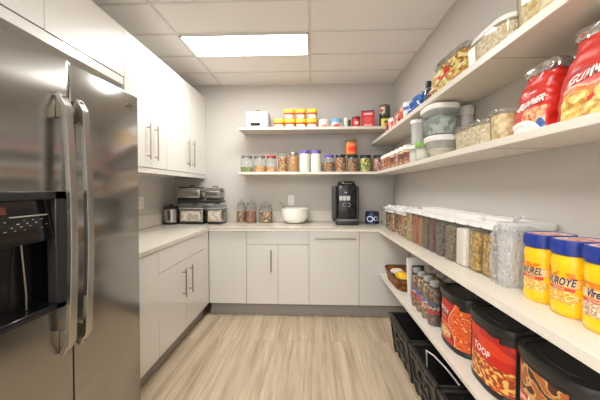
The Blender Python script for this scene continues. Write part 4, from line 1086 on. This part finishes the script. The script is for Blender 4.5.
# yellow jars
YEL = pbr('yellow_plastic', srgb(243, 196, 22), 0.3, coat=0.3, mottle=0.03, mscale=8)
BLU = pbr('blue_lid', srgb(28, 52, 138), 0.32, coat=0.2, mottle=0.06, mscale=15)
def food_col(u, v, s, a=(232, 190, 96), b_=(206, 150, 60), c=(236, 214, 150)):
    n = nz(u * 13 + s, v * 13, s)
    return srgb(*a) if n > 0.1 else (srgb(*b_) if n > -0.15 else srgb(*c))
def yellow_jar(y, word, lb, s, tone):
    t = thing('food_jar', lb, 'jar', (0.845, y, CZ1), 'yellow food jars with blue lids', radians(0)); t.scale.z = 0.965
    sx, sy, ex = 0.076, 0.0555, 2.6
    body = [(0.90, 0.0), (0.96, 0.004), (1.0, 0.014), (1.0, 0.030), (0.975, 0.040), (0.975, 0.150), (1.0, 0.162), (0.985, 0.178), (0.93, 0.192), (0.92, 0.204)]
    finish(lathe(NB(), body, 44, sx, sy, ex), 'body', YEL, t)
    L_ = [(0.95, 0.196), (1.0, 0.199), (1.01, 0.205), (1.01, 0.238), (0.985, 0.245), (0.90, 0.246), (0.88, 0.243)]
    lo = finish(lathe(NB(), L_, 44, sx, sy, ex), 'lid', BLU, t)
    b = NB()
    for k in range(44):
        q0 = ring(1.012, 0.207, 44, sx, sy, ex, 0, 0)[k]; q1 = (q0[0], q0[1], 0.234); tube(b, [q0, q1], 0.0011, 4)
    finish(b, 'lid_ribs', BLU, lo)
    def tf(u, v):
        a = 2 * pi * u; k = 0.86 * v; c, s_ = cos(a), sin(a)
        return (math.copysign(abs(c) ** (2 / ex), c) * sx * k, math.copysign(abs(s_) ** (2 / ex), s_) * sy * k, 0.2442)
    decal('lid_print', lo, tf, 48, 12, lambda u, v: (srgb(196, 88, 70) if nz(u * 5, v * 4, s) > 0.0 else srgb(226, 196, 176)) if v < 0.93 else srgb(230, 228, 224))
    a0, a1 = 118, 258
    am = arcmap(sx, sy, ex, a0, a1)
    def f(u, v, off=0.0010):
        a = am(u); c, s_ = cos(a), sin(a)
        return (math.copysign(abs(c) ** (2 / ex), c) * sx * 0.975 + c * off, math.copysign(abs(s_) ** (2 / ex), s_) * sy * 0.975 + s_ * off, 0.044 + 0.102 * v)
    def yc(u, v):
        w_ = 0.5 + 0.44 * (1 - 0.1 * abs(v - 0.5))
        if v > 0.80: return srgb(226, 128, 34) if nz(u * 7, v * 5, s) > -0.1 and 0.1 < u < 0.9 and v < 0.97 else None
        if 0.50 < v < 0.80: 
            if 0.14 < u < 0.84: return srgb(226, 160, 90) if v > 0.76 or v < 0.53 else srgb(232, 196, 140)
            return srgb(238, 176, 50)
        if 0.40 < v <= 0.50 and 0.22 < u < 0.78: return srgb(206, 70, 40)
        if ((u - 0.5) / 0.36) ** 2 + ((v - 0.20) / 0.26) ** 2 < 1: return food_col(u, v, s, *tone)
        return None
    decal('label', t, f, 90, 60, yc)
    lettering('lettering', t, word, lambda u, v: f(u, v, 0.0020), 0.5, 0.66, 0.34, 0.52, plain((28, 40, 92)), slant=0.35, stretch=0.82, bold=0.02, rise=0.03)
    lettering('small_lettering', t, 'ORIGINAL', lambda u, v: f(u, v, 0.0020), 0.5, 0.452, 0.09, 0.52, plain((246, 226, 200)), stretch=1.2)
yellow_jar(1.072, 'WUREL', 'yellow food jar with blue lid beside the plastic-wrapped bin', 1.0, ((226, 186, 92), (196, 140, 56), (236, 214, 140)))
yellow_jar(0.952, 'VUROYE', 'yellow food jar with blue lid, middle one of the three', 4.0, ((226, 178, 82), (206, 150, 66), (240, 210, 120)))
yellow_jar(0.836, 'Vlrez', 'yellow food jar with blue lid, nearest the camera', 7.0, ((214, 186, 150), (180, 140, 104), (232, 214, 190)))

# ------------------------------------------------------------------ low shelf
t = thing('basket', 'brown woven loaf basket with yellow and white packets at the low shelf end', 'basket', (0.815, 2.63, LS))
wick = grains('woven_brown', [srgb(150, 96, 50), srgb(176, 118, 64), srgb(116, 70, 36)], 50, 0.9, 0.55, (1, 0.5, 2.2))
finish(lathe(NB(), [(0.78, 0.0), (0.82, 0.006), (1.0, 0.105), (0.97, 0.106), (0.80, 0.014), (0.3, 0.010)], 44, 0.125, 0.24, 5), 'basket_body', wick, t)
b = NB(); rp = ring(1.0, 0.108, 44, 0.124, 0.239, 5, 0, 0); tube(b, rp + [rp[0]], 0.006, 8); finish(b, 'rim', plain((74, 52, 40)), t)
t = thing('food_packet', 'yellow packet lying in the woven basket', 'packet', (0.80, 2.60, LS + 0.072))
b = NB(); lathe(b, [(0.5, -0.028), (1.0, -0.005), (1.0, 0.012), (0.7, 0.034), (0.2, 0.040)], 28, 0.055, 0.10, 3.5); finish(b, 'wrapper', pbr('yellow_wrap', srgb(244, 200, 50), 0.3, coat=0.3, mottle=0.08, bump=0.3, bscale=40), t)
t = thing('food_packet', 'white packet lying in the woven basket behind the yellow one', 'packet', (0.80, 2.77, LS + 0.072))
b = NB(); lathe(b, [(0.5, -0.028), (1.0, -0.005), (1.0, 0.010), (0.6, 0.026), (0.2, 0.030)], 28, 0.06, 0.05, 3.0); finish(b, 'wrapper', pbr('white_wrap', srgb(232, 220, 210), 0.3, coat=0.3, mottle=0.08, bump=0.3, bscale=40), t)
t = thing('food_packet', 'pale pink packet lying in the near end of the woven basket', 'packet', (0.83, 2.47, LS + 0.06))
b = NB(); lathe(b, [(0.5, -0.02), (1.0, -0.004), (1.0, 0.012), (0.6, 0.024), (0.2, 0.028)], 24, 0.055, 0.035, 3.0); finish(b, 'wrapper', plain((224, 196, 176)), t)

t = thing('carton', 'tall slim white carton with a rounded top on the low shelf', 'carton', (0.80, 2.255, LS))
b = NB(); o_ = [(-0.06, 0), (-0.04, 0)]
ol = [(-0.065, 0.0), (0.055, 0.0), (0.055, 0.30)] + [(0.055 - 0.11 + 0.11 * cos(a * pi / 16), 0.30 + 0.025 * sin(a * pi / 16)) for a in range(2, 9)] + [(-0.075, 0.322), (-0.075, 0.30)]
prism(b, ol, 'y', -0.014, 0.014); bmesh.ops.bevel(b, geom=list(b.edges), offset=0.003, segments=2, affect='EDGES')
finish(b, 'carton_body', WHITE, t)
decal('side_print', t, lambda u, v: (-0.052 + 0.10 * u, -0.0148, 0.03 + 0.24 * v), 8, 24, lambda u, v: srgb(70, 70, 74) if u > 0.12 and v > 0.1 else srgb(190, 190, 188))

spm = [grains('bottle_mix_%d' % k, cs, 70, 0.6) for k, cs in enumerate((
    [srgb(150, 116, 84), srgb(184, 150, 112), srgb(110, 84, 60)], [srgb(170, 130, 86), srgb(200, 166, 120), srgb(120, 84, 54)],
    [srgb(160, 132, 100), srgb(190, 166, 130), srgb(120, 96, 70)], [srgb(120, 96, 74), srgb(150, 122, 96), srgb(90, 66, 50)]))]
GBT = 'grey-capped bottles on the low shelf'
bl = ['next to the white carton', 'second from the white carton', 'third from the white carton', 'nearest the black tubs']
stripe = [((90, 110, 170), (200, 70, 70)), ((80, 100, 165), (205, 80, 90)), ((90, 110, 170), (214, 150, 150)), ((80, 84, 110), (190, 50, 66))]
for i in range(4):
    for k, xx in enumerate((0.765, 0.885)):
        y = 2.15 - 0.10 * i + (0.03 if k else 0)
        h = 0.275 if k == 0 else 0.285
        t = thing('spice_bottle', 'grey-capped bottle of dry mix in the %s row, %s' % (['front', 'rear'][k], bl[i]), 'bottle', (xx, y, LS), GBT)
        r = 0.038
        finish(lathe(NB(), [(r * 0.92, 0), (r, 0.006), (r, 0.185), (r * 0.93, 0.205), (r * 0.72, 0.225), (r * 0.5, 0.238), (r * 0.5, h - 0.012)], 24), 'body', PLAST, t)
        finish(lathe(NB(), [(r * 0.88, 0.003), (r * 0.95, 0.008), (r * 0.95, 0.184), (r * 0.86, 0.204), (r * 0.62, 0.223)], 24), 'contents', spm[(i + k) % 4], t)
        finish(lathe(NB(), [(r * 0.70, h - 0.032), (r * 0.76, h - 0.028), (r * 0.76, h - 0.004), (r * 0.66, h), (r * 0.5, h)], 24), 'cap', GREYLID, t)
        if k == 0:
            ca, cb = stripe[i]
            wraplabel(t, r + 0.0004, 0.075, 0.15, 140, 300, lambda u, v, ca=ca, cb=cb, i=i: None if nz(u * 6, v * 5, i) < -0.12 else (srgb(*cb) if v < 0.4 + 0.3 * nz(u * 5, 2, i) else (srgb(196, 176, 160) if v < 0.62 else srgb(*ca))), 40, 20)

def black_tub(y, word, lb, s):
    t = thing('food_tub', lb, 'tub', (0.846, y, LS), 'large black food tubs'); t.scale.z = 1.1
    sx, sy, ex = 0.118, 0.150, 2.8
    finish(lathe(NB(), [(0.93, 0), (0.98, 0.004), (0.985, 0.016), (0.955, 0.022), (0.965, 0.242)], 52, sx, sy, ex), 'body', TUBBLACK, t)
    lo = finish(lathe(NB(), [(0.97, 0.238), (1.02, 0.240), (1.03, 0.245), (1.03, 0.259), (1.015, 0.267), (0.95, 0.270), (0.90, 0.268), (0.87, 0.262), (0.4, 0.262)], 52, sx, sy, ex), 'lid', TUBBLACK, t)
    b = NB()
    rp = ring(0.62, 0.2625, 44, sx, sy, ex, 0, 0); tube(b, rp + [rp[0]], 0.0016, 5)
    finish(b, 'lid_ring', TUBBLACK, lo)
    a0, a1 = 128, 247
    am = arcmap(sx, sy, ex, a0, a1)
    def f(u, v, off=0.0012):
        a = am(u); c, s_ = cos(a), sin(a); k = 0.957 + 0.007 * v
        return (math.copysign(abs(c) ** (2 / ex), c) * sx * k + c * off, math.copysign(abs(s_) ** (2 / ex), s_) * sy * k + s_ * off, 0.026 + 0.208 * v)
    red, ora, dk = srgb(196, 36, 24), srgb(222, 96, 40), srgb(140, 24, 20)
    def tc(u, v):
        if v > 0.955 + 0.03 * nz(u * 5, 1, s) or (v > 0.88 and u > 0.80): return None
        if u < 0.03: return srgb(220, 190, 170)
        edge = 0.62 + 0.10 * sin(v * 7 + s)
        if s == 1.0:
            if u > edge: return ora if nz(u * 9, v * 12, s) > 0 else (srgb(206, 70, 34) if nz(u * 16, v * 20, s + 1) > -0.2 else srgb(236, 170, 110))
            if abs(u - edge) < 0.018: return srgb(230, 190, 170)
            if v < 0.36:
                if ((u - 0.36) / 0.24) ** 2 + ((v - 0.20) / 0.12) ** 2 < 1: return food_col(u, v, s, (222, 180, 110), (190, 110, 50), (236, 214, 160))
            if 0.36 < v < 0.42: return srgb(222, 120, 60)
            return red if nz(u * 4, v * 4, s) > -0.3 else dk
        if s == 2.0:
            if v > 0.60 and u > 0.05: return srgb(214, 60, 30) if nz(u * 4, v * 5, s) > -0.15 else srgb(180, 36, 24)
            if v < 0.42:
                n = nz(u * 14, v * 19, s)
                return srgb(230, 188, 96) if n > 0.12 else (srgb(206, 96, 44) if n > -0.12 else srgb(150, 60, 34))
            return red
        n = nz(u * 7, v * 9, s)
        if v > 0.5: return srgb(170, 96, 50) if n > 0.05 else (srgb(206, 160, 100) if n > -0.15 else srgb(80, 44, 30))
        return red if n > -0.1 else srgb(220, 190, 170)
    decal('label', t, f, 110, 90, tc)
    cream = plain((240, 226, 214))
    if word[0]: lettering('lettering', t, word[0], lambda u, v: f(u, v, 0.0024), word[1], word[2], word[3], 0.72, cream, slant=0.25, bold=0.02, rise=-0.06)
    if word[4]: lettering('small_lettering', t, word[4], lambda u, v: f(u, v, 0.0024), word[1], word[2] - word[3] * 0.95, word[3] * 0.42, 0.72, cream, rise=-0.06)
black_tub(1.603, ('RITOX', 0.32, 0.70, 0.17, 'NEROM'), 'black tub with a red and orange label, standing next to the bottles', 1.0)
black_tub(1.287, ('TOOP', 0.46, 0.56, 0.19, None), 'black tub with a red pizza-like label, middle one of the three', 2.0)
black_tub(0.968, ('MIX', 0.40, 0.46, 0.17, None), 'black tub with a brown and red label, nearest the camera on the low shelf', 3.0)

# ------------------------------------------------------------------ floor bins
def floor_bin(y0, y1, lb, s):
    t = thing('storage_crate', lb, 'crate', (0.79, (y0 + y1) / 2, 0), 'black plastic crates on the floor under the low shelf')
    hx, hy, h = 0.15, (y1 - y0) / 2, 0.30
    tx, ty = 0.040, 0.020   # inward taper at the base
    w_ = 0.006
    def pt(x, y, z): k = 1 - z / h; return (x - math.copysign(tx * k, x), y - math.copysign(ty * k, y), z)
    b = NB()
    O0 = [pt(x, y, 0.012) for x, y in ((-hx, -hy), (hx, -hy), (hx, hy), (-hx, hy))]
    O1 = [pt(x, y, h) for x, y in ((-hx, -hy), (hx, -hy), (hx, hy), (-hx, hy))]
    I1 = [pt(x, y, h) for x, y in ((-hx + w_, -hy + w_), (hx - w_, -hy + w_), (hx - w_, hy - w_), (-hx + w_, hy - w_))]
    I0 = [pt(x, y, 0.02) for x, y in ((-hx + w_, -hy + w_), (hx - w_, -hy + w_), (hx - w_, hy - w_), (-hx + w_, hy - w_))]
    V = [[b.verts.new(p) for p in q] for q in (O0, O1, I1, I0)]
    for A, B in zip(V, V[1:]):
        for i in range(4): b.faces.new((A[i], A[(i + 1) % 4], B[(i + 1) % 4], B[i]))
    b.faces.new(V[0]); b.faces.new(V[3])
    finish(b, 'crate_body', BINBLACK, t, angle=30)
    # rolled rim
    b = NB()
    for (xa, xb, ya, yb) in ((-hx - 0.010, -hx + 0.016, -hy, hy), (hx - 0.016, hx + 0.010, -hy, hy), (-hx, hx, -hy, -hy + 0.018), (-hx, hx, hy - 0.018, hy)):
        box(b, xa, xb, ya, yb, h - 0.016, h + 0.002, 0.004, 2)
    finish(b, 'rim', BINBLACK, t)
    # aisle face: recessed window frame, ribs and grip
    b = NB()
    def fx(z): return -(hx - tx * (1 - z / h))
    def slab(ya, yb, za, zb, th):
        v = [b.verts.new((fx(z) - d, y, z)) for d in (-0.002, th) for y, z in ((ya, za), (yb, za), (yb, zb), (ya, zb))]
        for q in ((0, 1, 2, 3), (4, 7, 6, 5), (0, 4, 5, 1), (1, 5, 6, 2), (2, 6, 7, 3), (3, 7, 4, 0)): b.faces.new([v[i] for i in q])
    slab(-hy * 0.86, hy * 0.86, 0.235, 0.262, 0.010)
    slab(-hy * 0.86, hy * 0.86, 0.085, 0.105, 0.008)
    for yy in (-0.86, -0.30, 0.30, 0.86): slab(hy * yy - 0.009, hy * yy + 0.009, 0.02, 0.285, 0.009)
    finish(b, 'ribs', BINBLACK, t)
    b = NB(); zc = 0.17
    tube(b, [(fx(zc + 0.05) - 0.004, -0.055, zc + 0.05), (fx(zc) - 0.018, -0.05, zc + 0.02), (fx(zc) - 0.02, 0.05, zc + 0.02), (fx(zc + 0.05) - 0.004, 0.055, zc + 0.05)], 0.006, 8)
    finish(b, 'grip', BINBLACK, t)
    b = NB()
    for xx in (-1, 1):
        for yy in (-1, 1): box(b, xx * (hx - 0.05) - 0.02, xx * (hx - 0.05) + 0.02, yy * (hy - 0.05) - 0.02, yy * (hy - 0.05) + 0.02, 0, 0.014, 0.003, 1)
    finish(b, 'feet', BINBLACK, t)
floor_bin(1.945, 2.42, 'black open crate on the floor, farthest from the camera', 1)
floor_bin(1.50, 1.93, 'black open crate on the floor holding a white bent rod', 2)
floor_bin(1.06, 1.485, 'black open crate on the floor, nearest the camera', 3)
t = thing('rod', 'thin white bent rod leaning inside the middle black crate', 'rod', (0.79, 1.72, 0.02))
b = NB(); tube(b, [(-0.02, 0.165, 0.004), (-0.05, 0.17, 0.13), (-0.062, 0.155, 0.262), (-0.045, 0.08, 0.272), (-0.02, -0.04, 0.262), (0.0, -0.14, 0.238)], 0.0045, 8)
finish(b, 'rod_body', WHITE, t)
